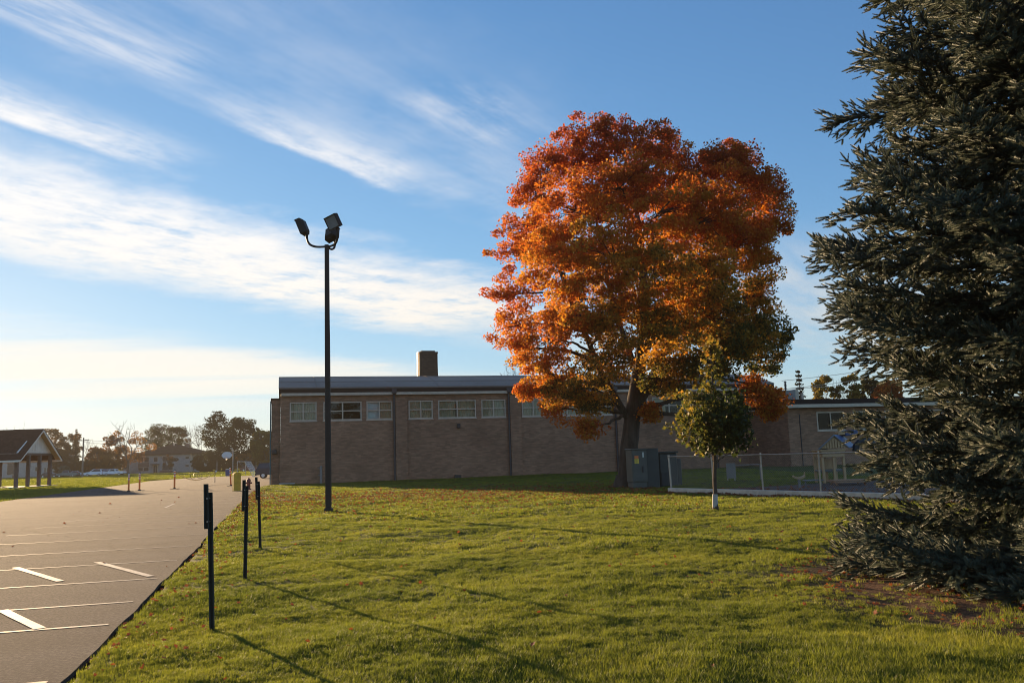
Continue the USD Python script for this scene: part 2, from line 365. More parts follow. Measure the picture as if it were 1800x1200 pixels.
plain('orange_plastic', (0.90, 0.21, 0.035), 0.45, 0.08, 6.0)
plain('reflective_white', (0.72, 0.72, 0.72), 0.35, 0.05)
plain('yellow_paint', (0.62, 0.34, 0.02), 0.5, 0.12, 5.0)
plain('hydrant_red', (0.14, 0.022, 0.016), 0.5, 0.2, 8.0)
plain('shingles', (0.085, 0.040, 0.027), 1.0, 0.2, 3.0, bump=0.5, bscale=8, spec=0.0)
plain('dark_shingles', (0.055, 0.036, 0.030), 1.0, 0.2, 1.0, spec=0.0)
plain('cream_siding', (0.74, 0.64, 0.52), 0.7, 0.06, 2.0)
plain('white_siding', (0.33, 0.30, 0.27), 0.7, 0.06, 1.0)
plain('brown_post', (0.15, 0.085, 0.058), 0.7, 0.2, 4.0)
plain('cedar', (0.42, 0.25, 0.10), 0.7, 0.15, 3.0)
plain('house_brick', (0.17, 0.10, 0.075), 0.9, 0.2, 2.0)
plain('window_dark', (0.03, 0.032, 0.035), 0.12, 0.1)
plain('car_white', (0.62, 0.64, 0.68), 0.25, 0.03, 1.0)
plain('car_navy', (0.008, 0.011, 0.024), 0.35, 0.05, 1.0)
plain('car_black', (0.02, 0.02, 0.022), 0.22, 0.05, 1.0)
plain('car_red', (0.10, 0.018, 0.016), 0.25, 0.05, 1.0)
plain('trailer_grey', (0.17, 0.17, 0.22), 0.4, 0.08, 1.0)
plain('car_green', (0.10, 0.14, 0.13), 0.4, 0.08, 1.0)
plain('tail_red', (0.55, 0.03, 0.02), 0.25, 0.05)
plain('lamp_clear', (0.7, 0.7, 0.66), 0.15, 0.05)
plain('alloy', (0.55, 0.55, 0.55), 0.3, 0.05, metallic=0.8)
plain('tan_plastic', (0.40, 0.24, 0.11), 0.5, 0.08, 6.0)
plain('blue_plastic', (0.035, 0.06, 0.14), 0.4, 0.1, 3.0)
plain('grey_plastic', (0.15, 0.14, 0.13), 0.5, 0.08, 3.0)
plain('picnic_wood', (0.36, 0.19, 0.10), 0.8, 0.25, 6.0, stretch=(1, 6, 6))
plain('utility_wood', (0.16, 0.13, 0.11), 0.9, 0.2, 2.0)
plain('pole_grey', (0.20, 0.175, 0.155), 0.45, 0.08, 2.0)
plain('backboard', (0.52, 0.52, 0.54), 0.5, 0.06, 2.0)
plain('blue_bin', (0.03, 0.05, 0.16), 0.5, 0.1)
plain('teal_trim', (0.03, 0.09, 0.09), 0.5, 0.1)
plain('bicycle_metal', (0.05, 0.06, 0.05), 0.4, 0.1)
plain('yellow_tape', (0.55, 0.45, 0.15), 0.6, 0.1)
plain('lens_glass', (0.16, 0.16, 0.16), 0.15, 0.1)
plain('needle_litter', (0.13, 0.07, 0.04), 0.9, 0.4, 9.0)
glass('pane_glass'); glass('dark_pane_glass', (0.25, 0.25, 0.23))
leafy('grass_blade', [(0.0, (0.070, 0.097, 0.012)), (0.4, (0.162, 0.182, 0.019)), (0.7, (0.250, 0.238, 0.030)), (1.0, (0.42, 0.31, 0.09))], 0.47, 0.55, 0.45, 0.3, 1.6)
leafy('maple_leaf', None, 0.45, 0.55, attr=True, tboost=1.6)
leafy('fallen_leaf', [(0.0, (0.09, 0.035, 0.02)), (0.35, (0.26, 0.075, 0.025)), (0.7, (0.38, 0.15, 0.04)), (1.0, (0.34, 0.22, 0.10))], 0.25, 0.7, 0.8)
leafy('young_leaf', None, 0.5, 0.5, attr=True, tboost=1.4)
leafy('far_leaf', None, 0.35, 0.8, attr=True, tboost=1.2, spec=0.1)
def needle_material():
    g = NG(); r = g('geometry', 'random_per_island'); o = g('object_info', 'random')
    col = g.ramp(g.m('add', g.m('multiply', r, 0.5), g.m('multiply', o, 0.5)), [(0, (0.080, 0.098, 0.066)), (0.5, (0.155, 0.178, 0.118)), (1, (0.26, 0.265, 0.165))])
    a = g('principled_bsdf', 'BSDF', base_color=col, roughness=0.5, specular_ior_level=0.35)
    t = g('translucent_bsdf', 'BSDF', color=g('vector_math', 'vector', math_type='scale', vector1=col, scale=0.9))
    M['needles'] = g.build(LK + 'needles', g('mix_closure', 'closure', fac=0.15, closure1=a, closure2=t))
needle_material()
plain('twig_bark', (0.20, 0.115, 0.055), 0.8, 0.3, 20.0)

# ------------------------------------------------------------------ the ground
rng = np.random.default_rng(7)
def lump(x, y):
    p = np.stack([x, y, np.zeros_like(x)], -1)
    return 0.045 + 0.11 * (meshkit.fbm(p * 0.55, 4, 3) - 0.5) + 0.06 * (meshkit.fbm(p * 1.9 + 7, 3, 5) - 0.5)
LOT_R, LOT_L, FT = -1.5, -15.4, 63.25
def edge_s(t): return LOT_R + 0.07 * (meshkit.fbm(np.stack([t * 0.5, t * 0, t * 0], -1), 4, 9) - 0.5) * 2 + 0.35 * np.clip((t - 45) / 20, 0, 1)
def lawn_z(x, y):
    s, t = x * E1[0] + y * E1[1], x * E2[0] + y * E2[1]
    k = np.clip((s - edge_s(t)) / 0.6, 0, 1)
    return 0.03 + np.maximum(lump(x, y), 0.004) * (0.45 + 0.55 * k)

def build_ground():
    m = MB(); R = 6000.0
    m.add([(-R, -R, -0.10), (R, -R, -0.10), (R, R, -0.10), (-R, R, -0.10)], [(0, 1, 2, 3)])
    solo('ground', m, 'field_grass', 'flat mown school field reaching to the far houses', 'field', kind='structure')
    tq = np.arange(-6, 62.1, 0.25)
    brk = 0.10 + 0.07 * meshkit.fbm(np.stack([tq * 0.9, tq * 0, tq * 0], -1), 3, 2)
    right = [S(a - b_, t) for a, b_, t in zip(edge_s(tq), brk, tq)]                 # crumbled right edge of the asphalt
    poly = [S(LOT_L, -25), S(LOT_R, -25)] + right + [S(LOT_R + 1.2, 64.5), S(LOT_R + 4, 84), S(14, 86), S(14, 128), S(LOT_L + 4, 129), S(LOT_L, 112)]
    m = MB(); m.prism([(p[0], p[1]) for p in poly], -0.09, 0.0)
    solo('asphalt_lot', m, 'asphalt', 'wide grey asphalt parking lot with painted stall lines', 'parking lot', kind='structure')
    # raised lawn with an uneven cut edge
    ts = np.concatenate([np.arange(-6, 30, 0.16), np.arange(30, FT + 0.01, 0.35), [FT + 0.4]])
    cs = np.concatenate([np.arange(0, 22, 0.16), np.arange(22, 62, 0.8)])
    T, C = np.meshgrid(ts, cs, indexing='ij'); Sx = edge_s(ts)[:, None] + C
    X = Sx * E1[0] + T * E2[0]; Y = Sx * E1[1] + T * E2[1]
    Z = lawn_z(X, Y)
    nr, nc = Sx.shape; i = np.arange(nr * nc).reshape(nr, nc)
    f = np.stack([i[:-1, :-1], i[:-1, 1:], i[1:, 1:], i[1:, :-1]], -1).reshape(-1, 4)
    solo('lawn', (np.stack([X, Y, Z], -1).reshape(-1, 3), f), 'lawn_ground', 'green lawn between the parking lot and the brick school', 'lawn', kind='structure', smooth=True)
    # dark soil lip where the lawn meets the asphalt
    e = edge_s(ts); rows = []
    for off, z in ((0.004, None), (-0.03, -0.05), (-0.30, -0.055)):
        s_ = e + off; x = s_ * E1[0] + ts * E2[0]; y = s_ * E1[1] + ts * E2[1]
        zz = lawn_z(x, y) - 0.004 if z is None else np.full_like(x, z) + 0.012 * meshkit.noise(np.stack([ts * 6, ts * 0 + off * 9, ts * 0], -1), 4)
        rows.append(np.stack([x, y, zz], -1))
    n = len(ts); v = np.vstack(rows); j = np.arange(n - 1)
    f = np.vstack([np.stack([a * n + j, a * n + j + 1, (a + 1) * n + j + 1, (a + 1) * n + j], 1) for a in (0, 1)])
    solo('soil_edge', (v, f), 'soil', 'strip of dark bare soil where lawn meets asphalt', 'soil edge', kind='structure')
build_ground()

# painted stall lines: one mark per stroke
def stroke(a, b, w, label, name='stall_line', z=0.004, group=None, cat='road marking'):
    a, b = np.array(a[:2], float), np.array(b[:2], float); d = (b - a) / np.linalg.norm(b - a); n = np.array([-d[1], d[0]]) * w / 2
    k = max(2, int(np.linalg.norm(b - a) / 0.5)); m = MB(); v = []
    for i in range(k + 1):
        q = a + (b - a) * i / k
        for sg in (1, -1): v.append([*(q + sg * n * (1 + 0.06 * math.sin(i * 2.3 + sg))), z])
    f = [(2 * i, 2 * i + 1, 2 * i + 3, 2 * i + 2) for i in range(k)]
    m.add(v, f); return solo(name, m, 'road_paint', label, cat, group=group, kind='structure')
stall_t = [7.58, 10.03, 11.56, 13.75, 16.2, 18.9, 21.9, 24.8, 27.5, 30.4, 33.2, 36.0, 38.8, 41.6, 44.4, 47.2, 50.0]
where = ['cut by the bottom edge of the picture', 'just behind the nearest hatched bar', 'just before the two hatched bars lower down', 'below the pair of hatched bars', 'above the pair of hatched bars',
         'level with the foot of the third green post']
for i, t in enumerate(stall_t):
    lab = 'white stall line ' + where[i] if i < len(where) else 'thin white stall line far out on the asphalt'
    stroke(S(-6.9, t + 0.12), S(LOT_R - 0.26, t), 0.062, lab, group='painted stall lines' if i >= len(where) else None)
for a, b, lab in (((4, 1072.5), (70, 1105), 'broad slanting white bar in the nearest striped aisle'), ((27, 997.4), (106, 1021.5), 'left slanting white bar in the second striped aisle'), ((170, 988), (265, 1013), 'right slanting white bar in the second striped aisle')):
    stroke(G(*a), G(*b), 0.115, lab, 'aisle_bar', z=0.008)
stroke(G(290, 892), G(306, 885), 0.10, 'short white dash beyond the stall lines near the orange posts', 'lane_dash')

# ------------------------------------------------------------------ the school
def fac(px, py, t=FT):
    d = ray(px, py); k = t / float(d[:2] @ E2); p = CAM + d * k; return ST(p)[0], float(p[2])

def window(parent, s0, s1, z0, z1, y0, cols, rows, curtain, label=None, fr=0.09, gm='pane_glass'):
    """a framed window set into the wall front y0 (local), seen from -y"""
    w = MB(); y1 = y0 + 0.10; ya = y0 - 0.025
    w.box(s0, s1, ya, y1, z0, z0 + fr).box(s0, s1, ya, y1, z1 - fr, z1)
    w.box(s0, s0 + fr, ya, y1, z0 + fr, z1 - fr).box(s1 - fr, s1, ya, y1, z0 + fr, z1 - fr)
    win = part(parent, 'window', w, 'window_frame', label)
    xs = np.linspace(s0 + fr, s1 - fr, cols + 1); zs = np.linspace(z0 + fr, z1 - fr, rows + 1); h = 0.045
    for k in range(1, cols): part(win, 'mullion', MB().box(xs[k] - h, xs[k] + h, ya + 0.004, y1, z0 + fr, z1 - fr), 'window_frame')
    for k in range(1, rows):
        for c in range(cols):
            part(win, 'glazing_bar', MB().box(xs[c] + (h if c else 0), xs[c + 1] - (h if c < cols - 1 else 0), ya + 0.008, y1, zs[k] - h * 0.9, zs[k] + h * 0.9), 'window_frame')
    for c in range(cols):
        for r in range(rows):
            part(win, 'pane', MB().box(xs[c], xs[c + 1], y0 + 0.05, y0 + 0.058, zs[r], zs[r + 1]), gm)
    part(win, 'sill', MB().box(s0 - 0.04, s1 + 0.04, y0 - 0.07, y0 + 0.03, z0 - 0.07, z0 - 0.002), 'window_frame')
    for c0, c1, mat in curtain:
        x = np.linspace(s0 + fr + (s1 - s0 - 2 * fr) * c0, s0 + fr + (s1 - s0 - 2 * fr) * c1, 60)
        y = y0 + 0.16 + (0.022 * np.sin(np.arange(60) * 1.25) + 0.01 * np.sin(np.arange(60) * 0.41) if mat == 'curtain' else 0 * x)
        n = len(x); v = np.vstack([np.stack([x, y, np.full(n, z)], 1) for z in (z0 + fr * 0.5, z1 - fr * 0.5)]); j = np.arange(n - 1)
        part(win, 'curtain' if mat == 'curtain' else 'paper_blind', (v, np.stack([j, j + 1, n + j + 1, n + j], 1)), mat)
    return win

def wall_with_holes(m, s0, s1, z0, z1, y0, y1, holes):
    """wall slab with one row of holes [(s0, s1)] between hz0 and hz1"""
    hz0, hz1, hs = holes; hs = sorted(hs)
    m.box(s0, s1, y0, y1, z0, hz0); m.box(s0, s1, y0, y1, hz1, z1)
    x = s0
    for a, b in hs + [(s1, s1)]:
        if a - x > 1e-4: m.box(x, a, y0, y1, hz0, hz1)
        x = b

def build_school():
    sch = thing('school_building', 'long low brick school hall with high windows, grey curved roof and chimney', 'school', S(0, FT), SITE)
    L, BAY = 41.25, 9.05
    wz0 = fac(533, 740)[1]; wz1 = fac(533, 706.5)[1]; wtop = 6.52
    b1 = [(fac(a, 720)[0], fac(b, 720)[0]) for a, b in ((509, 557), (568, 636), (644, 690))]
    b2 = [(fac(a, 718)[0], fac(b, 718)[0]) for a, b in ((718, 761), (770, 837), (846, 889))]
    bays = [b1, b2, [(a + BAY, b + BAY) for a, b in b2], [(a + 2 * BAY, b + 2 * BAY) for a, b in b2]]
    holes = [h for b in bays for h in b]
    m = MB(); wall_with_holes(m, 0, L, -0.05, wtop, 0, 0.34, (wz0, wz1, holes))
    m.box(0, 0.34, 0.34, 20.7, -0.05, wtop).box(L - 0.34, L, 0.34, 20.7, -0.05, wtop).box(0, L, 20.7, 21.0, -0.05, wtop)
    part(sch, 'wall', m, 'brick_wall')
    part(sch, 'foundation', MB().box(-0.05, 1.05, -0.06, -0.002, -0.05, 0.20), 'concrete', 'pale concrete corner footing')
    for k in range(4):
        a = 8.45 + BAY * k
        part(sch, 'pilaster', MB().box(a, a + 0.88, -0.16, -0.002, -0.05, wtop - 0.22), 'brick_wall')
        d = MB().tube([(a - 0.10, -0.11, 0.05), (a - 0.10, -0.11, wtop + 0.2)], 0.075, 8)
        d.box(a - 0.28, a + 0.08, -0.36, -0.03, wtop + 0.10, wtop + 0.44)
        for z in (1.2, 3.2, 5.2): d.box(a - 0.20, a - 0.0, -0.20, -0.02, z, z + 0.05)
        part(sch, 'downspout', d, 'downspout')
    curt = [(0.0, 1.0, 'curtain')]
    labs = {(0, 1): 'dark uncurtained window', (0, 2): 'window with white paper over its left half'}
    for bi, b in enumerate(bays):
        for wi, (a, c) in enumerate(b):
            cu = curt
            if (bi, wi) == (0, 1): cu = []
            if (bi, wi) == (0, 2): cu = [(0, 0.5, 'white_paper'), (0.5, 1, 'curtain')]
            if (bi, wi) == (1, 1): cu = [(0, 0.46, 'curtain'), (0.53, 1, 'curtain')]
            if bi == 3: cu = [(0, 0.4, 'curtain')]
            window(sch, a + 0.01, c - 0.01, wz0 + 0.01, wz1 - 0.01, 0.04, 2, 2, cu, labs.get((bi, wi)))
    part(sch, 'interior', MB().box(0.4, L - 0.4, 4.0, 4.1, 0.1, wtop - 0.05).box(0.4, L - 0.4, 0.40, 4.0, wz1 + 0.25, wz1 + 0.3).box(0.4, L - 0.4, 0.40, 4.0, 0.1, 0.15), 'dark_room')
    # eaves: trim, fascia, curved roof
    cuts = [-0.06] + [8.35 + BAY * k for k in range(4)] + [L + 0.06]
    for a, b in zip(cuts[:-1], cuts[1:]):
        part(sch, 'eave_trim', MB().box(a + 0.13, b - 0.13, -0.30, 0.33, wtop + 0.002, wtop + 0.20), 'white_trim')
    part(sch, 'fascia', MB().box(-0.10, L + 0.10, -0.24, 0.5, wtop + 0.204, wtop + 0.60), 'dark_fascia')
    prof = [(x, wtop + 0.61 + 0.318 * x - 0.0152 * x * x) for x in np.linspace(0, 20.9, 29)]
    prof = [(x - 0.28, z) for x, z in prof]
    mb = MB(); n = len(prof)
    v = [(s_, y, z - d) for s_ in (-0.12, L + 0.12) for d in (0, 0.10) for y, z in prof]
    j = np.arange(n - 1); f = []
    f.append(np.stack([j, 2 * n + j, 2 * n + j + 1, j + 1], 1)); f.append(np.stack([n + j, n + j + 1, 3 * n + j + 1, 3 * n + j], 1))
    f.append(np.stack([j, j + 1, n + j + 1, n + j], 1)); f.append(np.stack([2 * n + j, 3 * n + j, 3 * n + j + 1, 2 * n + j + 1], 1))
    f.append(np.array([[0, n, 3 * n, 2 * n]])); mb.add(v, np.vstack(f))
    part(sch, 'roof', mb, 'roof_membrane', smooth=30)
    sm = MB()                                                       # lapped seams of the roofing
    for q in (2.1, 4.6, 7.2):
        z = wtop + 0.612 + 0.318 * q - 0.0152 * q * q; sm.box(-0.1, L + 0.1, q - 0.28, q - 0.20, z, z + 0.02)
    for s_ in (2.6, 11.8, 20.9, 30.0):
        pts = [(s_, x - 0.28, wtop + 0.612 + 0.318 * x - 0.0152 * x * x) for x in np.linspace(0.1, 9, 12)]; sm.tube(pts, 0.02, 4)
    part(sch, 'roof_seam', sm, 'roof_membrane')
    for sg in (0.05, L - 0.15):                                     # gable ends under the curve
        g = MB(); g.prism([(y, z - 0.11) for y, z in prof] + [(prof[-1][0], wtop), (prof[0][0], wtop)], sg, sg + 0.1, 'x'); part(sch, 'gable', g, 'dark_fascia')
    # chimney
    (c0, cz), (c1, _) = fac(738, 664, 74.0), fac(770, 664, 74.0); ct = fac(750, 617, 74.0)[1]
    ch = MB().box(c0, c1, 74.0 - FT, 75.4 - FT, 7.5, ct - 0.22).box(c0 - 0.03, c1 + 0.03, 73.97 - FT, 75.43 - FT, ct - 0.22, ct - 0.06).box(c0 + 0.2, c1 - 0.2, 74.2 - FT, 75.2 - FT, ct - 0.06, ct + 0.07)
    chp = part(sch, 'chimney', ch, 'chimney_brick')
    for k in range(11): part(chp, 'rung', MB().tube([(c0 - 0.0, 74.35 - FT, 8.9 + k * 0.23), (c0 - 0.10, 74.35 - FT, 8.9 + k * 0.23), (c0 - 0.10, 74.75 - FT, 8.9 + k * 0.23), (c0, 74.75 - FT, 8.9 + k * 0.23)], 0.018, 5), 'galvanised')
    # small fittings on the wall
    s_, z_ = fac(806, 748); part(sch, 'wall_vent', MB().rbox(s_ - 0.13, s_ + 0.13, -0.14, -0.002, z_ - 0.2, z_ + 0.16, 0.03), 'black', 'small dark fitting under the middle windows')
    s_, z_ = fac(804, 846); part(sch, 'crawl_vent', MB().prism([(s_ - 0.28, 0.0), (s_ + 0.28, 0.0), (s_ + 0.24, 0.30), (s_ - 0.2, 0.34)], -0.2, -0.003, 'y'), 'black', 'dark vent at the foot of the wall')
    s_, z_ = fac(564, 818)
    part(sch, 'gas_pipe', MB().tube([(s_, -0.16, 0.0), (s_, -0.16, z_)], 0.09, 8).tube([(s_ - 0.22, -0.14, z_ - 0.2), (s_, -0.16, z_ - 0.2)], 0.03, 6).tube([(s_ - 0.22, -0.14, z_ - 0.7), (s_, -0.16, z_ - 0.7)], 0.03, 6), 'pole_grey', 'grey pipe stub standing against the wall')
    # set-back end block beyond the left corner
    eb = thing('end_block', 'narrow set-back brick end wall left of the school corner with a wall lamp', 'building', S(-0.62, FT + 0.36), SITE)
    part(eb, 'wall', MB().box(0.0, 0.61, 0, 18.0, -0.05, 6.28), 'brick_wall')
    part(eb, 'coping', MB().box(-0.05, 0.61, -0.05, 18.05, 6.283, 6.40), 'dark_fascia')
    part(eb, 'corner_pipe', MB().tube([(-0.06, -0.03, 0.0), (-0.06, -0.03, 6.2)], 0.045, 8), 'teal_trim')
    part(eb, 'wall_lamp', MB().rbox(0.02, 0.40, -0.34, -0.002, 2.30, 2.62, 0.06), 'black')
    part(eb, 'doorstep', MB().box(-0.30, 0.5, -0.5, -0.003, -0.05, 0.10), 'concrete')
build_school()

def build_wing():
    WT, WS, H = 57.2, 38.5, 4.62
    w = thing('classroom_wing', 'low brick classroom wing with flat roof behind the playground', 'school wing', S(WS, WT), SITE)
    z0, z1 = 2.78, 4.30
    wins = [(fac(a, 740, WT)[0] - WS, fac(b, 740, WT)[0] - WS) for a, b in ((1436, 1485), (1500, 1549))]
    wins += [(wins[1][0] + 3.05 * k, wins[1][1] + 3.05 * k) for k in (1, 2)]
    m = MB(); wall_with_holes(m, 0, 26, -0.05, H, 0, 0.3, (z0, z1, wins)); m.box(0, 0.3, 0.3, FT - WT - 0.01, -0.05, H)
    part(w, 'wall', m, 'brick_wall')
    part(w, 'pilaster', MB().box(0, 1.0, -0.10, -0.002, -0.05, H - 0.05), 'brick_wall')
    part(w, 'conduit', MB().tube([(wins[0][0] - 1.6, -0.05, 0.1), (wins[0][0] - 1.6, -0.05, H - 0.5)], 0.035, 6), 'downspout')
    for a, b in wins: window(w, a + 0.01, b - 0.01, z0 + 0.01, z1 - 0.01, 0.03, 2, 1, [], fr=0.10, gm='dark_pane_glass')
    part(w, 'interior', MB().box(0.4, 25.5, 3.5, 3.6, 0.1, H - 0.05).box(0.4, 25.5, 0.35, 3.5, H - 0.1, H - 0.05).box(0.4, 25.5, 0.35, 3.5, 0.1, 0.15).box(25.5, 25.6, 0.3, 3.6, 0.1, H - 0.05), 'dark_room')
    part(w, 'eave_trim', MB().box(-0.55, 26, -0.60, 0.02, H + 0.002, H + 0.26).box(-0.55, 0.0, 0.022, FT - WT - 0.5, H + 0.002, H + 0.26), 'white_trim')
    part(w, 'roof', MB().box(-0.48, 26, -0.52, 14, H + 0.263, H + 0.66), 'dark_fascia')
    d = P(1388, 690, 66.0); s_, t_ = ST(d); s_ -= WS; t_ -= WT; z = H + 0.663
    hv = thing('rooftop_unit', 'grey boxy air handling unit on the flat wing roof', 'air conditioner', S(WS + s_, WT + t_), SITE)
    part(hv, 'housing', MB().rbox(-0.45, 0.55, 0, 1.0, z, z + 0.80, 0.04), 'pole_grey')
    part(hv, 'side_duct', MB().rbox(0.56, 0.92, 0.1, 0.8, z, z + 0.86, 0.03), 'white_trim')
    st = MB().tube([(0.0, 0.5, z + 0.80), (0.0, 0.5, z + 1.55)], 0.06, 8)
    for k in range(6): st.tube([(0.0, 0.5, z + 0.9 + k * 0.11), (0.0, 0.5, z + 0.95 + k * 0.11)], 0.11, 8)
    part(hv, 'exhaust_stack', st, 'downspout')
    q = P(1410, 695, 66.5); s2, t2 = ST(q)
    part(w, 'roof_vent', MB().tube([(s2 - WS, t2 - WT, z), (s2 - WS, t2 - WT, z + 0.55)], 0.12, 8), 'white_trim')
build_wing()

# ------------------------------------------------------------------ evening haze
def build_haze():
    g = NG(); v = g('principled_volume', 'volume', color=(0.92, 0.88, 0.82), density=0.00010, anisotropy=0.4)
    M['haze'] = usdkit.material(stage, LK + 'haze', g.n, g.l, volume=str(v))
    solo('haze', MB().box(-360, 360, -60, 420, -1.1, 21), 'haze', 'thin warm evening haze over the far field', 'haze', kind='stuff')
build_haze()

# ------------------------------------------------------------------ light pole
def build_light_pole():
    b = G(577.5, 903); Y = b[1]; top = P(574.5, 432, Y); hgt = top[2]
    lp = thing('light_pole', 'tall dark square floodlight pole with three lamps on the lawn', 'light pole', (b[0], b[1], 0.03))
    lean = np.array([top[0] - b[0], 0, 0]) / hgt
    def c(z): return lean * z
    m = MB(); n = 12
    rings = [(z, 0.088 - 0.024 * z / hgt) for z in np.linspace(0, hgt, n)]
    v = [];
    for z, w in rings:
        o = c(z)
        for dx, dy in ((-1, -0.8), (-0.8, -1), (0.8, -1), (1, -0.8), (1, 0.8), (0.8, 1), (-0.8, 1), (-1, 0.8)): v.append((o[0] + dx * w, dy * w, z))
    f = [(8 * i + k, 8 * i + (k + 1) % 8, 8 * i + 8 + (k + 1) % 8, 8 * i + 8 + k) for i in range(n - 1) for k in range(8)]
    m.add(v, f)
    part(lp, 'pole', m, 'bronze_metal')
    part(lp, 'base_cover', MB().rbox(-0.125, 0.125, -0.125, 0.125, -0.05, 0.16, 0.03), 'bronze_metal')
    t = c(hgt)
    part(lp, 'pole_cap', MB().tube([t + (0, 0, -0.12), t + (0, 0, 0.08)], 0.085, 10), 'bronze_metal')
    s = Y / FPX
    def pix(px, py, dy=0.0):                                        # a point near the pole head, local
        return P(px, py, Y + dy) - np.array([b[0], b[1], 0.03])
    def bend(pts):                                                  # smooth curve through points
        pts = np.array(pts); k = len(pts); x = np.linspace(0, k - 1, 24)
        from scipy.interpolate import CubicSpline
        return CubicSpline(np.arange(k), pts)(x)
    a1 = bend([pix(574.5, 433), pix(552, 433), pix(541.5, 425.5), pix(539.5, 412)])
    a2 = bend([pix(576, 434), pix(587, 430, -0.2), pix(592.5, 421, -0.45), pix(592.5, 402, -0.55)])
    a3 = bend([pix(576, 434), pix(583, 438, 0.3), pix(588, 434, 0.55), pix(588, 422, 0.75)])
    for a in (a1, a2, a3): part(lp, 'bracket_arm', MB().tube(a, 0.038, 8), 'bronze_metal')
    def head(c0, face, upv, w, h, d):
        """lamp box centred at c0 whose glass looks along face"""
        f_ = np.array(face, float); f_ /= np.linalg.norm(f_); u_ = np.array(upv, float); u_ -= f_ * (u_ @ f_); u_ /= np.linalg.norm(u_); r_ = np.cross(u_, f_)
        R = np.stack([r_, f_, u_], 1)
        bx = MB().hull([(x * w * k, y, z * h * k2) for y, k, k2 in ((d * 0.42, 1, 1), (-d * 0.2, 0.98, 0.98), (-d * 0.5, 0.62, 0.70)) for x in (-0.5, 0.5) for z in (-0.5, 0.5)]).xf(R, c0)
        hd = part(lp, 'lamp_head', bx, 'bronze_metal')
        rim = MB()
        for x0, x1, z0, z1 in ((-0.5, 0.5, 0.44, 0.5), (-0.5, 0.5, -0.5, -0.44), (-0.5, -0.44, -0.44, 0.44), (0.44, 0.5, -0.44, 0.44)): rim.box(x0 * w, x1 * w, d * 0.421, d * 0.50, z0 * h, z1 * h)
        part(hd, 'rim', rim.xf(R, c0), 'bronze_metal')
        part(hd, 'lens', MB().box(-0.43 * w, 0.43 * w, d * 0.421, d * 0.45, -0.43 * h, 0.43 * h).xf(R, c0), 'lens_glass')
        part(hd, 'visor', MB().box(-0.48 * w, 0.48 * w, d * 0.50, d * 0.62, 0.46 * h, 0.49 * h).xf(R, c0), 'bronze_metal')
        part(hd, 'knuckle', MB().tube([(0, -d * 0.15, -0.62 * h), (0, -d * 0.1, -0.44 * h)], 0.055, 8).xf(R, c0), 'bronze_metal')
    head(pix(532.5, 398.5), (-0.86, 0.10, -0.34), (-0.40, 0, 0.92), 0.46, 0.52, 0.24)
    head(pix(587, 390, -0.55), (-0.30, -0.85, -0.30), (-0.30, 0, 0.95), 0.44, 0.44, 0.30)
    head(pix(582.5, 410.5, 0.75), (0.55, 0.75, -0.35), (-0.30, 0, 0.95), 0.46, 0.46, 0.30)
build_light_pole()

# ------------------------------------------------------------------ three green posts at the lawn edge
def build_posts():
    for (bx, by, tx, ty, lab, twin) in ((370.5, 1108, 367, 850, 'nearest and tallest dark green steel post at the lawn edge', True),
                                        (429, 1022, 432.5, 843, 'middle dark green steel post leaning slightly at the lawn edge', True), (456.5, 968, 453, 838, 'farthest dark green steel post of the row at the lawn edge', True)):
        b = G(bx, by, 0.06); t = P(tx, ty, b[1]); H = t[2] - b[2]
        p = thing('sign_post', lab, 'post', b, 0)
        top = np.array([t[0] - b[0], 0, H])
        def channel(z0, z1, ox, oy, w, d):
            m = MB(); prof = [(-w, -d * .2), (-w * .55, -d * .2), (-w * .4, d), (w * .4, d), (w * .55, -d * .2), (w, -d * .2), (w, 0.0), (w * .62, 0.0), (w * .5, d * 1.25), (-w * .5, d * 1.25), (-w * .62, 0), (-w, 0)]
            m.prism(prof, 0, 1)
            v = m.v[0]; k = z0 + (z1 - z0) * v[:, 2]; m.v[0] = np.stack([v[:, 0] + ox + top[0] * k / H, v[:, 1] + oy, k], 1); return m
        if twin:
            part(p, 'channel', channel(-0.2, H * 0.94, 0.012, 0, 0.026, 0.024), 'green_metal')
            part(p, 'splice_channel', channel(H * 0.69, H, -0.016, -0.030, 0.024, 0.022), 'green_metal')
            for k in (0.74, 0.90): part(p, 'bolt', MB().tube([(top[0] * k - 0.002, -0.05, H * k), (top[0] * k - 0.002, 0.04, H * k)], 0.008, 6), 'galvanised')
build_posts()

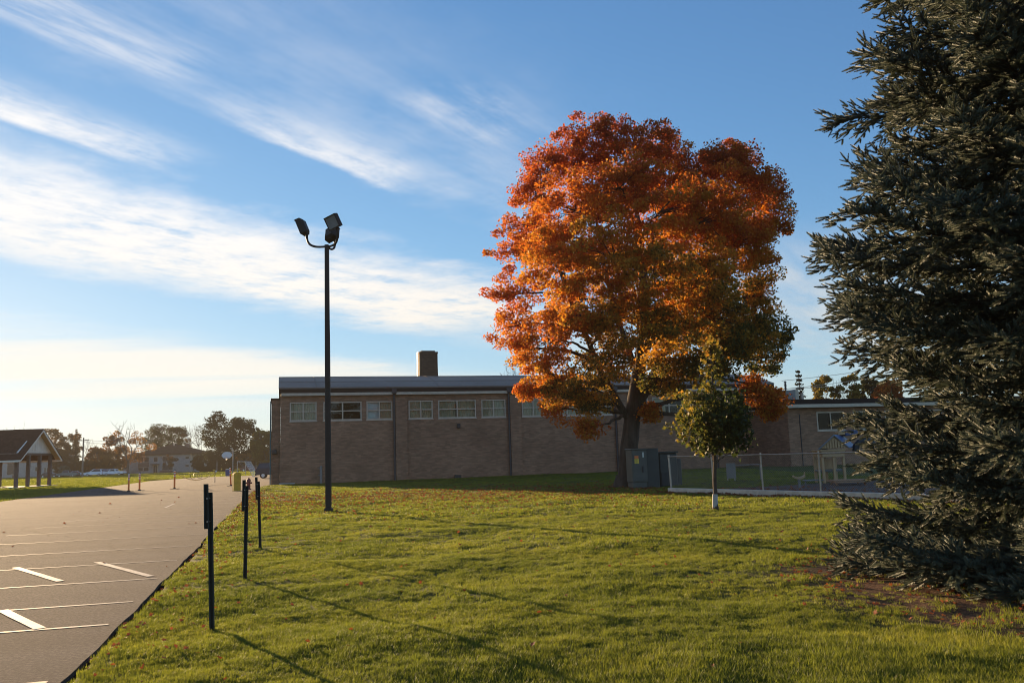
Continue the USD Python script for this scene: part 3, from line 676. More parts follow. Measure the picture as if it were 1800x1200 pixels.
# ------------------------------------------------------------------ chain-link fence on a low concrete curb
def build_fence():
    a = G(1181, 870); d_ = G(1503, 881.2) - a; d_ /= np.linalg.norm(d_); rz = math.degrees(math.atan2(d_[1], d_[0]))
    LEN, H, Z0 = 15.0, 1.12, 0.29
    f = thing('chain_link_fence', 'low galvanised chain-link fence on a concrete curb round the playground', 'fence', a, rz)
    n = d_[[1, 0]] * (1, -1)
    xs = [0.0]
    for px, py in ((1250, 873), (1338, 876), (1446, 879)): xs.append(float((G(px, py) - a) @ d_))
    xs += [xs[-1] + 2.45 * k for k in (1, 2, 3)]
    x0 = -0.1
    for k in range(6):
        x1 = x0 + 2.55; part(f, 'curb', MB().rbox(x0, x1 - 0.012, -0.11, 0.10, -0.10, Z0 - 0.02, 0.02), 'sunlit_curb_concrete'); x0 = x1
    leans = [-0.10, -0.03, -0.03, 0.03, 0, 0, 0]
    for k, x in enumerate(xs):
        r = 0.036 if k == 0 else 0.026
        m = MB().tube([(x, 0, 0.05), (x + leans[k] * 0.6, 0, Z0 + H + (0.02 if k else 0.04))], r, 8).tube([(x + leans[k] * 0.6, 0, Z0 + H + 0.02), (x + leans[k] * 0.6, 0, Z0 + H + 0.06)], r * 1.15, 8)
        part(f, 'post', m, 'galvanised')
    rail = []
    for k, x in enumerate(xs): rail.append((x + leans[k] * 0.6, -0.03, Z0 + H))
    part(f, 'top_rail', MB().tube(rail, 0.021, 8), 'galvanised')
    # woven wire: bent wires that cross at each knuckle
    P_ = 0.075; m = MB(); r = 0.0021; nv = int(LEN / P_); rows = int((H - 0.03) / P_ * 2)
    zz = Z0 + 0.02 + np.arange(rows + 1) * (H - 0.03) / rows
    for i in range(nv):
        for sg in (0, 1):
            x = i * P_ + ((np.arange(rows + 1) + sg) % 2) * (P_ * 0.5) * (1 if sg == 0 else 1) + (0 if sg == 0 else 0)
            pts = np.stack([i * P_ + np.where((np.arange(rows + 1) + sg) % 2 == 0, 0.0, P_ / 2) + (P_ / 2 if sg else 0) - (P_ / 2 if sg else 0), 0.006 * np.where((np.arange(rows + 1) + sg) % 2 == 0, 1, -1), zz], 1)
            if sg: pts[:, 0] = i * P_ + P_ / 2 + np.where(np.arange(rows + 1) % 2 == 0, 0.0, P_ / 2) 
            else: pts[:, 0] = i * P_ + np.where(np.arange(rows + 1) % 2 == 0, P_ / 2, 0.0)
            lean = leans[0] * 0.6 * (pts[:, 2] - Z0) / H * max(0, 1 - i * P_ / 2.0); pts[:, 0] += lean
            m.tube(pts, r, 3, cap=False)
    part(f, 'wire_mesh', m, 'galvanised', kind='stuff')
    return a, d_, n
FA, FD, FN = build_fence()
def fence_side(x, y):                                               # metres behind the fence line (positive: playground)
    return (x - FA[0]) * -FD[1] + (y - FA[1]) * FD[0]
pm = MB(); nb = np.array([-FD[1], FD[0]])
pc = [FA[:2] + nb * 0.12, FA[:2] + FD[:2] * 15 + nb * 0.12, FA[:2] + FD[:2] * 22 + nb * 26, FA[:2] + FD[:2] * 4.0 + nb * 26]
pm.sheet([tuple(p) for p in pc], 0.125)
solo('playground_surface', pm, 'wood_chips', 'reddish wood chip playground surface behind the fence', 'playground ground', kind='structure')

# ------------------------------------------------------------------ electrical cabinet by the maple
def build_cabinet():
    b = G(1139, 859.5); Y = b[1]
    rz = 12.0
    c = thing('utility_cabinet', 'grey-green electrical cabinet with yellow warning label beside the maple trunk', 'utility cabinet', (b[0], b[1], 0.02), rz)
    part(c, 'base', MB().rbox(-0.66, 0.0, 0.0, 0.72, -0.05, 0.30, 0.02), 'cabinet_green')
    part(c, 'body', MB().rbox(-0.68, 0.02, -0.02, 0.74, 0.302, 1.68, 0.02), 'cabinet_green')
    part(c, 'roof', MB().rbox(-0.71, 0.05, -0.06, 0.78, 1.682, 1.75, 0.02), 'cabinet_green')
    part(c, 'door', MB().rbox(-0.62, -0.04, -0.036, -0.0215, 0.36, 1.62, 0.006), 'cabinet_green')
    part(c, 'warning_label', MB().box(-0.56, -0.36, -0.040, -0.0365, 1.10, 1.31), 'sticker_yellow', 'yellow lower half of the warning label')
    part(c, 'warning_header', MB().box(-0.555, -0.375, -0.040, -0.0365, 1.314, 1.44), 'sticker_orange', 'orange top of the warning label')
    lt = MB()
    for k, z in enumerate((1.28, 1.245, 1.21, 1.175, 1.14)): lt.box(-0.53, -0.41 - 0.02 * (k % 2), -0.0415, -0.0402, z - 0.006, z + 0.006)
    part(c, 'label_lines', lt, 'black')
    part(c, 'number_plate', MB().box(-0.185, -0.125, -0.038, -0.0365, 1.36, 1.58), 'white_paper', 'small white vertical number strip')
    part(c, 'handle', MB().rbox(-0.24, -0.16, -0.08, -0.037, 0.72, 0.98, 0.015), 'black')
    part(c, 'rear_cabinet', MB().rbox(0.024, 0.62, 0.10, 1.1, 0.0, 1.74, 0.03), 'cabinet_dark')
    t = thing('transformer_box', 'dark low transformer box standing right of the electrical cabinet', 'transformer', (b[0] + 0.62, b[1] + 0.55, 0.02), rz)
    part(t, 'housing', MB().rbox(0.03, 0.90, 0.0, 1.3, 0.0, 1.50, 0.05), 'cabinet_dark')
    part(t, 'lid', MB().rbox(0.0, 0.94, -0.05, 1.35, 1.502, 1.58, 0.02), 'cabinet_dark')
    part(t, 'door', MB().rbox(0.10, 0.40, -0.03, -0.002, 0.06, 0.66, 0.01), 'black')
    part(t, 'side_box', MB().rbox(0.905, 1.12, 0.1, 0.8, 0.0, 1.25, 0.03), 'cabinet_dark')
build_cabinet()

# ------------------------------------------------------------------ parking-lot furniture
def build_lot_things():
    ys = (0.0, 1)
    spots = ((226, 863.5, 831.5, 0), (245, 862, 830, 0), (306.5, 859, 825, 0), (406, 853.5, 820, 4.0))
    labs = ('leftmost orange traffic post standing on the asphalt', 'second orange traffic post from the left, close to the first', 'orange traffic post alone in mid lot holding a sagging tape', 'orange traffic post leaning beside the yellow bollard')
    first = None
    for (px, by, ty, tilt), lab in zip(spots, labs):
        b = G(px, by)
        p = thing('traffic_post', lab, 'traffic post', b, 0, group='orange traffic posts on the lot')
        k = math.tan(math.radians(tilt)) * -1
        H = P(px, ty, b[1])[2]
        def seg(z0, z1, r): return MB().tube([(k * z0, 0, z0), (k * z1, 0, z1)], r, 12)
        part(p, 'base', MB().tube([(0, 0, 0), (0, 0, 0.035)], [0.36, 0.34], 14).tube([(0, 0, 0.03), (0, 0, 0.09)], [0.13, 0.08], 12), 'rubber')
        part(p, 'tube', seg(0.05, H * 0.94, 0.062), 'orange_plastic')
        for q in (0.64, 0.78, 0.90): part(p, 'reflective_band', seg(H * q, H * (q + 0.055), 0.066), 'reflective_white')
        part(p, 'handle_top', MB().tube([(k * H - 0.05, 0, H * 0.93), (k * H - 0.055, 0, H * 0.985), (k * H, 0, H), (k * H + 0.055, 0, H * 0.985), (k * H + 0.05, 0, H * 0.93)], 0.02, 6), 'rubber')
    a = G(306.5, 859); a[2] = 1.25; bx = G(378, 852.5); bb = np.array([P(378, 829, 80.0)])[0]
    pts = [a + (bb - a) * q + np.array([0, 0, -1.35 * 4 * q * (1 - q) * 0.5]) for q in np.linspace(0, 1, 24)]
    m = MB();
    for p0, p1 in zip(pts[:-1], pts[1:]): m.add([p0 + (0, 0, .03), p1 + (0, 0, .03), p1 - (0, 0, .03), p0 - (0, 0, .03)], [(0, 1, 2, 3), (3, 2, 1, 0)])
    m.tube(pts, 0.018, 5)
    tp = solo('barrier_tape', m, 'yellow_tape', 'thin sagging barrier tape strung from the mid-lot orange post', 'barrier tape')
    st = thing('tape_stake', 'thin stake holding the far end of the sagging tape', 'stake', (bb[0], bb[1], 0), 0)
    part(st, 'shaft', MB().tube([(0, 0, 0), (0, 0, bb[2] + 0.1)], 0.03, 6), 'pole_grey')
    part(st, 'flag', MB().box(0.0, 0.16, -0.01, 0.01, bb[2] - 0.05, bb[2] + 0.12), 'reflective_white')
    # yellow square bollard
    b = G(415.5, 862.5)
    p = thing('yellow_bollard', 'square yellow bollard with sloping top near the fire hydrant', 'bollard', b, 35.0)
    H = P(415, 831.5, b[1])[2]
    part(p, 'post', MB().rbox(-0.22, 0.22, -0.22, 0.22, 0.0, H, 0.03), 'yellow_paint')
    part(p, 'cap', MB().hull([(x, y, H + 0.001 + (0.06 if abs(x) < 0.1 else 0)) for x in (-0.20, -0.08, 0.08, 0.20) for y in (-0.2, 0.2)]), 'yellow_paint')
    # fire hydrant
    b = G(437, 860)
    h = thing('fire_hydrant', 'dark red fire hydrant behind the second green post', 'fire hydrant', b, 10)
    k = 0.86
    part(h, 'flange', MB().tube([(0, 0, 0), (0, 0, 0.06 * k)], 0.19 * k, 14), 'hydrant_red')
    part(h, 'barrel', MB().tube([(0, 0, 0.05 * k), (0, 0, 0.12 * k), (0, 0, 0.60 * k), (0, 0, 0.62 * k)], [0.14 * k, 0.125 * k, 0.125 * k, 0.16 * k], 14), 'hydrant_red')
    part(h, 'bonnet', MB().tube([(0, 0, 0.622 * k), (0, 0, 0.66 * k), (0, 0, 0.76 * k), (0, 0, 0.84 * k), (0, 0, 0.87 * k)], [0.175 * k, 0.165 * k, 0.14 * k, 0.08 * k, 0.03 * k], 14).tube([(0, 0, 0.86 * k), (0, 0, 0.93 * k)], 0.03 * k, 5), 'hydrant_red')
    for sg in (-1, 1): part(h, 'hose_cap', MB().tube([(sg * 0.10 * k, 0, 0.5 * k), (sg * 0.23 * k, 0, 0.5 * k)], 0.065 * k, 10).tube([(sg * 0.22 * k, 0, 0.5 * k), (sg * 0.26 * k, 0, 0.5 * k)], 0.03 * k, 5), 'hydrant_red')
    part(h, 'pumper_cap', MB().tube([(0, -0.10 * k, 0.46 * k), (0, -0.24 * k, 0.46 * k)], 0.085 * k, 12), 'hydrant_red')
    # litter of brown oak leaves blown on the asphalt
    # basketball hoop
    b = G(409, 832.6); Y = b[1]; s = Y / FPX
    bh = thing('basketball_hoop', 'grey pole with white fan-shaped basketball backboard beyond the lot', 'basketball hoop', b, 0)
    part(bh, 'pole', MB().tube([(0, 0, 0), (0, 0, 4.4), (-0.35, -0.5, 4.6)], 0.11, 10), 'pole_grey')
    w = 0.95; base = 2.85
    fan = [(-0.55, 0)] + [(w * math.cos(q), 0.45 + 0.72 * math.sin(q)) for q in np.linspace(math.pi, 0, 14)] + [(0.55, 0)]
    part(bh, 'backboard', MB().prism([(x - 0.85, z + base) for x, z in fan], -0.75, -0.68, 'y'), 'backboard')
    part(bh, 'strut', MB().tube([(0, 0, 3.1), (-0.8, -0.66, 3.3)], 0.05, 6).tube([(0, 0, 4.0), (-0.8, -0.66, 3.7)], 0.05, 6), 'pole_grey')
    th = np.linspace(0, 2 * math.pi, 17); rim = np.stack([-0.85 + 0.24 * np.cos(th), -1.03 + 0.24 * np.sin(th), th * 0 + base + 0.15], 1)
    part(bh, 'rim', MB().tube(rim, 0.02, 5), 'orange_plastic')
    nt = MB()
    for q in range(10):
        a0 = q / 10 * 2 * math.pi; nt.tube([(-0.85 + 0.23 * math.cos(a0), -1.03 + 0.23 * math.sin(a0), base + 0.14), (-0.85 + 0.12 * math.cos(a0 + .4), -1.03 + 0.12 * math.sin(a0 + .4), base - 0.32)], 0.012, 3)
    part(bh, 'net', nt, 'reflective_white')
    # blue bin
    b = G(400, 836.5)
    bn = thing('blue_bin', 'small blue bin at the far edge of the asphalt', 'bin', b, 0)
    part(bn, 'drum', MB().tube([(0, 0, 0), (0, 0, 0.95)], [0.30, 0.33], 12), 'blue_bin')
    part(bn, 'lid', MB().tube([(0, 0, 0.951), (0, 0, 1.02), (0, 0, 1.08)], [0.35, 0.34, 0.15], 12), 'white_trim')
    # soccer goal
    a = G(417, 838.5); c = G(431.5, 833.5); Hh = 2.05
    g = thing('soccer_goal', 'white soccer goal with net on the far field edge', 'soccer goal', a, 0)
    c = c - a; back = np.array([3.2, 0.8, 0])
    part(g, 'frame', MB().tube([(0, 0, 0), (0, 0, Hh), c + (0, 0, Hh), c], 0.06, 8), 'white_trim')
    part(g, 'rear_frame', MB().tube([(0, 0, Hh), back * 0.25 + (0, 0, Hh), back * 0.6, c + back * 0.6, c + back * 0.25 + (0, 0, Hh), c + (0, 0, Hh)], 0.035, 6), 'white_trim')
    nt = MB()
    for q in np.linspace(0, 1, 14):
        o = c * q; nt.tube([o + (0, 0, Hh), o + back * 0.25 + (0, 0, Hh), o + back * 0.6], 0.012, 3)
    for q in np.linspace(0, 1, 7):
        o = back * 0.25 * (1 - q) + back * 0.6 * q + np.array([0, 0, Hh * (1 - q)]); nt.tube([o, o + c], 0.012, 3)
    part(g, 'net', nt, 'reflective_white')
    # bicycle lying in view on the far lot
    b = G(345, 841)
    bk = thing('bicycle', 'small bicycle parked at the far edge of the lot', 'bicycle', b, 52)
    for x in (-0.5, 0.5):
        th = np.linspace(0, 2 * math.pi, 21); part(bk, 'wheel', MB().tube(np.stack([x + 0.33 * np.cos(th), 0 * th, 0.34 + 0.33 * np.sin(th)], 1), 0.03, 5).tube([(x - .3, 0, .34), (x + .3, 0, .34)], 0.012, 3).tube([(x, 0, .04), (x, 0, .64)], 0.012, 3), 'rubber')
    part(bk, 'frame', MB().tube([(-0.5, 0, 0.34), (-0.05, 0, 0.32), (0.36, 0, 0.78), (-0.18, 0, 0.80), (-0.05, 0, 0.32)], 0.024, 6).tube([(-0.5, 0, 0.34), (-0.18, 0, 0.80)], 0.018, 5).tube([(0.5, 0, 0.34), (0.33, 0, 0.90)], 0.022, 5), 'bicycle_metal')
    part(bk, 'handlebar', MB().tube([(0.25, -0.28, 0.98), (0.33, -0.1, 0.95), (0.33, 0.1, 0.95), (0.25, 0.28, 0.98)], 0.02, 6), 'alloy')
    part(bk, 'saddle', MB().hull([(-0.34, -0.08, 0.90), (-0.34, 0.08, 0.90), (-0.05, 0.0, 0.90), (-0.34, 0, 0.95), (-0.08, 0, 0.93)]), 'black')
build_lot_things()

# ------------------------------------------------------------------ picnic shelter on the left
def build_shelter():
    # local x runs along the gable end (away from the camera), y to the left along the ridge
    c = G(38, 856); c2 = G(88, 853.2)
    dx = (c2 - c)[:2]; dx /= np.linalg.norm(dx); dx = np.array([-0.06, 0.998])
    o = np.array([-52.85, 88.3, 0.0]); rz = math.degrees(math.atan2(dx[1], dx[0]))
    s = thing('picnic_shelter', 'open picnic shelter with brown shingle roof and cream gable on brown posts', 'shelter', o, rz)
    Wd, Ln, He, Ha = 7.6, 12.0, 3.42, 6.30
    for k in range(4):
        x = 0.25 + (Wd - 0.5) * k / 3
        part(s, 'post', MB().rbox(x - 0.16, x + 0.16, 0.0, 0.32, 0.0, He - 0.002, 0.02), 'brown_post')
    for y in (5.5, 11.5):
        for x in (0.1, Wd - 0.4): part(s, 'post', MB().rbox(x - 0.02, x + 0.30, y, y + 0.32, 0.0, He - 0.002, 0.02), 'brown_post')
    part(s, 'beam', MB().box(0, Wd, 0.0, 0.30, He, He + 0.22).box(0, 0.30, 0.302, Ln, He, He + 0.22).box(Wd - 0.3, Wd, 0.302, Ln, He, He + 0.22), 'brown_post')
    gb = MB().prism([(0.0, He + 0.224), (Wd, He + 0.224), (Wd / 2, Ha - 0.12)], 0.02, 0.14, 'y'); gw = part(s, 'gable_wall', gb, 'cream_siding')
    part(gw, 'gable_hatch', MB().box(Wd * 0.47, Wd * 0.60, -0.03, 0.018, He + 0.45, He + 1.1), 'cream_siding', 'small square hatch in the gable')
    lines = MB()
    for k in range(1, 15):
        x = Wd * k / 15; top = He + 0.224 + (Ha - 0.12 - He - 0.224) * (1 - abs(x - Wd / 2) / (Wd / 2)); lines.box(x - 0.012, x + 0.012, 0.004, 0.0195, He + 0.23, top - 0.03)
    part(gw, 'batten', lines, 'cream_siding')
    ov = 0.75; sl = (Ha - He - 0.1) / (Wd / 2)
    for sg in (-1, 1):
        x0, x1 = Wd / 2, (Wd / 2 + sg * (Wd / 2 + ov)); zt, zb = Ha, Ha - sl * (Wd / 2 + ov)
        m = MB(); pr = [(x0, zt), (x1, zb), (x1, zb - 0.10), (x0, zt - 0.10)]
        if sg > 0: pr = pr[::-1]
        m.prism(pr, -ov, Ln + ov, 'y'); rf = part(s, 'roof_slope', m, 'shingles')
        pr = [(x0, zt - 0.103), (x1, zb - 0.103), (x1, zb - 0.30), (x0, zt - 0.33)]
        part(rf, 'bargeboard', MB().prism(pr if sg < 0 else pr[::-1], -ov + 0.02, -ov + 0.10, 'y'), 'cream_siding')
        part(rf, 'eave_board', MB().box(min(x1, x1 - sg * 0.08), max(x1, x1 - sg * 0.08), -ov + 0.104, Ln + ov, zb - 0.30, zb - 0.103), 'cream_siding')
        pr = [(x0, zt - 0.106), (x1 - sg * 0.09, zb - 0.106 + 0.09 * sl), (x1 - sg * 0.09, zb - 0.13 + 0.09 * sl), (x0, zt - 0.13)]
        part(rf, 'soffit', MB().prism(pr if sg < 0 else pr[::-1], -ov + 0.104, 0.0, 'y'), 'cedar')
    solo('shelter_slab', MB().add([*(np.append(o[:2] + dx * a + np.array([-dx[1], dx[0]]) * b_, z) for z in (-0.05, 0.05) for a, b_ in ((-0.5, -0.5), (Wd + 0.5, -0.5), (Wd + 0.5, Ln + .5), (-0.5, Ln + .5)))], [(3, 2, 1, 0), (4, 5, 6, 7), (0, 1, 5, 4), (1, 2, 6, 5), (2, 3, 7, 6), (3, 0, 4, 7)]), 'concrete', 'pale concrete slab under the picnic shelter', 'slab', kind='structure')
build_shelter()

# ------------------------------------------------------------------ foliage helpers
def leaf_cards(c, size, rg, fold=0.25, up=None, shape='leaf'):
    """one folded, pointed leaf (two or four triangles) at each centre"""
    n = len(c); R = Rot.random(n, random_state=rg.integers(1 << 30)).as_matrix()
    if up is not None:                                              # bias the leaf normals upwards
        a = Rot.from_euler('zxz', np.stack([rg.uniform(0, 360, n), rg.normal(0, up, n), rg.uniform(0, 360, n)], 1), degrees=True); R = a.as_matrix()
    if shape == 'leaf':
        q = np.array([(0, -0.5, 0), (0.42, 0.05, fold), (0, 0.55, 0.03), (-0.42, 0.05, fold)]); tri = np.array([(0, 1, 2), (0, 2, 3)])
    else:                                                           # five-lobed maple
        q = np.array([(0, -0.5, 0), (0.30, -0.28, .10), (0.55, 0.08, fold), (0.22, 0.12, .06), (0.0, 0.60, 0.0), (-0.22, 0.12, .06), (-0.55, 0.08, fold), (-0.30, -0.28, .10)])
        tri = np.array([(0, 1, 3), (1, 2, 3), (0, 3, 4), (0, 4, 5), (0, 5, 7), (5, 6, 7)])
    size = np.broadcast_to(size, (n,))
    v = np.einsum('nij,kj->nki', R, q) * size[:, None, None] + c[:, None, :]
    f = (np.arange(n)[:, None, None] * len(q) + tri[None]).reshape(-1, 3)
    return v.reshape(-1, 3), f, len(q)
def tinted(parent, name, v, f, m, tint, label=None):
    path = numbered(parent, name)
    p = usdkit.mesh(stage, path, (v, f), M[m])
    UsdGeom.PrimvarsAPI(p).CreatePrimvar('tint', Sdf.ValueTypeNames.Color3fArray, 'vertex').Set(Vt.Vec3fArray.FromNumpy(np.ascontiguousarray(tint, np.float32)))
    meta(p.GetPrim(), label); return path
def sph(n, rg):
    d = rg.normal(size=(n, 3)); return d / np.linalg.norm(d, axis=1, keepdims=True)
def limb(m, pts, r0, r1, n=7, wob=0.0, rg=None, pw=1.0):
    from scipy.interpolate import CubicSpline
    pts = np.array(pts, float); k = len(pts); x = np.linspace(0, k - 1, max(6, 4 * k))
    q = CubicSpline(np.arange(k), pts)(x) if k > 2 else pts[0] + (pts[1] - pts[0]) * (x / (k - 1))[:, None]
    if wob: q[1:-1] += rg.normal(0, wob, (len(q) - 2, 3))
    m.tube(q, r0 + (r1 - r0) * (x / x[-1]) ** pw, n, cap=False); return q

# ------------------------------------------------------------------ the big maple
def build_maple():
    rg = np.random.default_rng(11)
    b = G(1103, 858); Y0 = b[1]; s = Y0 / FPX
    t = thing('maple_tree', 'big round maple in orange autumn leaf standing before the school', 'tree', b)
    def W(px, py, dy=0.0): return P(px, py, Y0 + dy)
    # (px, py, depth offset, radius in px)
    L = [(1045, 252, 0, 62), (1000, 268, 0.5, 50), (1075, 235, -0.8, 40), (965, 300, -0.5, 48), (940, 350, 0, 48), (918, 400, 0.5, 48), (905, 450, -1, 44), (900, 520, 0.5, 44), (895, 575, -0.5, 42), (905, 620, 0.5, 36),
         (960, 600, -2.0, 52), (960, 655, -1.0, 45), (990, 690, -1.5, 40), (1035, 680, -2.6, 38), (1040, 718, -1.5, 26), (985, 720, 0.5, 24),
         (1135, 262, -1.5, 52), (1160, 250, 2.0, 40), (1210, 300, 1.0, 46), (1262, 288, -0.5, 46), (1295, 280, 0.8, 38), (1300, 330, -2, 50), (1345, 335, 0.3, 38), (1350, 385, -0.5, 42), (1310, 420, -2.5, 50), (1335, 470, 0.5, 34), (1325, 520, -1.0, 40),
         (1350, 580, 0.4, 42), (1310, 590, -2.5, 46), (1345, 635, -0.2, 30), (1270, 620, -3.2, 46), (1225, 640, -3.0, 36),
         (1010, 370, -4.2, 66), (1090, 330, -4.8, 66), (1170, 370, -5.0, 66), (1245, 390, -4.2, 62), (985, 470, -4.4, 64), (1065, 450, -5.6, 70), (1150, 480, -5.8, 68), (1235, 490, -4.8, 62), (1010, 550, -4.6, 58), (1090, 560, -5.2, 56), (1180, 580, -4.8, 56), (1255, 555, -3.6, 52), (1075, 640, -3.6, 42), (1160, 640, -3.0, 34),
         (1040, 340, 4.0, 68), (1120, 330, 4.8, 68), (1200, 360, 4.6, 66), (1270, 400, 3.6, 58), (985, 430, 4.0, 64), (1060, 460, 5.4, 68), (1150, 470, 5.6, 66), (1230, 500, 4.6, 60), (1000, 540, 4.4, 60), (1090, 570, 5.0, 58), (1180, 580, 4.4, 52), (1270, 580, 3.2, 50), (1040, 650, 3.5, 40), (1175, 680, 2.0, 30), (1165, 660, -1.2, 32),
         (1345, 700, -1.6, 24), (1325, 678, -1.2, 16), (1352, 718, -1.8, 16), (1030, 752, -2.2, 18), (930, 690, -0.6, 24), (1145, 720, -0.5, 16)]
    # wood: trunk, three leaders, and a limb to each lobe
    wood = MB()
    tr = [b + (0, 0, -0.1), W(1103, 840), W(1106, 790), W(1112, 730), W(1120, 672), W(1128, 610, 0.2), W(1130, 520, 0.1), W(1125, 420, 0), W(1110, 320, 0), W(1085, 250, 0)]
    q = limb(wood, tr[:6], 0.50, 0.27, 14, 0.012, rg)
    wood.tube([b + (0, 0, -0.15), b + (0, 0, 0.15), b + (0.02, 0, 0.6)], [0.86, 0.64, 0.50], 14, cap=False)
    leaders = {}
    ld = {'c': [tr[5], tr[6], tr[7], tr[8], tr[9]], 'l': [W(1108, 740), W(1085, 705, -0.5), W(1055, 650, -1.2), W(1030, 590, -1.6), (W(1000, 520, -1.8)), W(975, 440, -1.5), W(965, 370, -1)],
          'l2': [W(1122, 650), W(1095, 590, 0.8), W(1070, 500, 1.4), W(1050, 400, 1.6), W(1040, 300, 1.2)], 'r': [W(1116, 715), W(1143, 670, -0.4), W(1165, 625, -0.8), W(1200, 560, -1.0), W(1240, 470, -0.9), W(1265, 380, -0.6), W(1275, 320, -0.3)],
          'r2': [W(1124, 640), W(1160, 560, 0.9), W(1195, 460, 1.5), W(1215, 370, 1.6), W(1220, 310, 1.2)], 'f': [W(1123, 655), W(1125, 600, -1.4), W(1130, 520, -2.6), W(1120, 440, -3.2), W(1110, 370, -3.2)]}
    rad = {'c': (0.25, 0.04), 'l': (0.19, 0.04), 'l2': (0.17, 0.04), 'r': (0.24, 0.04), 'r2': (0.17, 0.04), 'f': (0.15, 0.04)}
    nodes = []
    for k, pts in ld.items():
        qq = limb(wood, pts, *rad[k], 9, 0.02, rg)
        rr = np.linspace(*rad[k], len(qq)); nodes += list(zip(qq[2:], rr[2:]))
    npos = np.array([n_[0] for n_ in nodes])
    C, TI = [], []
    twigs = MB()
    for (px, py, dy, rp) in L:
        c = W(px, py, dy); R = rp * s
        d = npos - c; cost = np.linalg.norm(d, axis=1) + np.maximum(d[:, 2] + 0.6, 0) * 1.5
        i = int(np.argmin(cost + 0.0)); a, ra = nodes[i]
        mid = a + (c - a) * 0.5 + np.array([0, 0, 0.18 * np.linalg.norm(c - a)]) * rg.uniform(-0.3, 0.8)
        qb = limb(wood, [a, mid, c], min(ra * 0.75, 0.02 + 0.022 * np.linalg.norm(c - a)), 0.022, 6, 0.03, rg)
        n = int(np.clip(15 * R * R, 9, 70) * (1.0 + 0.75 * np.clip((px - 1110) / 150, 0, 1)))
        dirs = sph(n, rg); rr = R * rg.uniform(0.25, 1.10, n) ** 0.65
        cc = c + dirs * rr[:, None] * (1.0, 1.0, 0.92)
        for k in range(0, n, 3): limb(twigs, [qb[rg.integers(len(qb) // 2, len(qb))], cc[k] * 0.5 + c * 0.5 + (0, 0, 0.1), cc[k]], 0.022, 0.007, 4, 0.02, rg)
        cr = rg.uniform(0.30, 0.72, n); m_ = rg.integers(90, 165, n)
        idx = np.repeat(np.arange(n), m_); tot = len(idx)
        off = sph(tot, rg) * (cr[idx] * rg.uniform(0.15, 1, tot) ** 0.5)[:, None] * (1.0, 1.0, 0.62)
        p = cc[idx] + off
        C.append(p)
        # leaf colour plus painted shade of each spray: redder outside and above, gold and green low inside
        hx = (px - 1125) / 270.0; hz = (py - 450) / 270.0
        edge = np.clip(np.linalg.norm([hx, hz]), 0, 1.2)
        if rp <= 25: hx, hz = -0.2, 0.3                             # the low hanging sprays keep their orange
        g0 = rg.uniform(-0.22, 0.22, n) + 0.44 * np.clip(hz, -0.9, 1) - 0.24 * edge + 0.34 * hx * (1.0 if hz > 0.1 else 0.25) + 0.12 + 0.14 * max(hz - 0.35, 0) * 2 + 0.06 * (dy > 0)  # the hx term paints the crown's shaded right side darker into the leaves
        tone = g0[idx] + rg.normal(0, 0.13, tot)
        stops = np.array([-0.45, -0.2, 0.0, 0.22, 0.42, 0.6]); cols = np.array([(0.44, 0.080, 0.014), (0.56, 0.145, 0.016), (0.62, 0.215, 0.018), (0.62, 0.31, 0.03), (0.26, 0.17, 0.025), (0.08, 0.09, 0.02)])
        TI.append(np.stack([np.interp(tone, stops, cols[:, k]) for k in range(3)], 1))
    C = np.vstack(C); TI = np.vstack(TI)
    part(t, 'trunk', wood, 'bark', smooth=True)
    part(t, 'twigs', twigs, 'bark', kind='stuff')
    v, f, k = leaf_cards(C - 0.0, rg.uniform(0.075, 0.145, len(C)), rg, 0.22)
    # parts are local to the tree's base
    for pth in (t + '/trunk', t + '/twigs'):
        pr = UsdGeom.Mesh(stage.GetPrimAtPath(pth)); pr.GetPointsAttr().Set(Vt.Vec3fArray.FromNumpy((np.array(pr.GetPointsAttr().Get()) - b).astype(np.float32)))
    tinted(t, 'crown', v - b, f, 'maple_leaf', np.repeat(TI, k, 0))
    return b
MAPLE = build_maple()

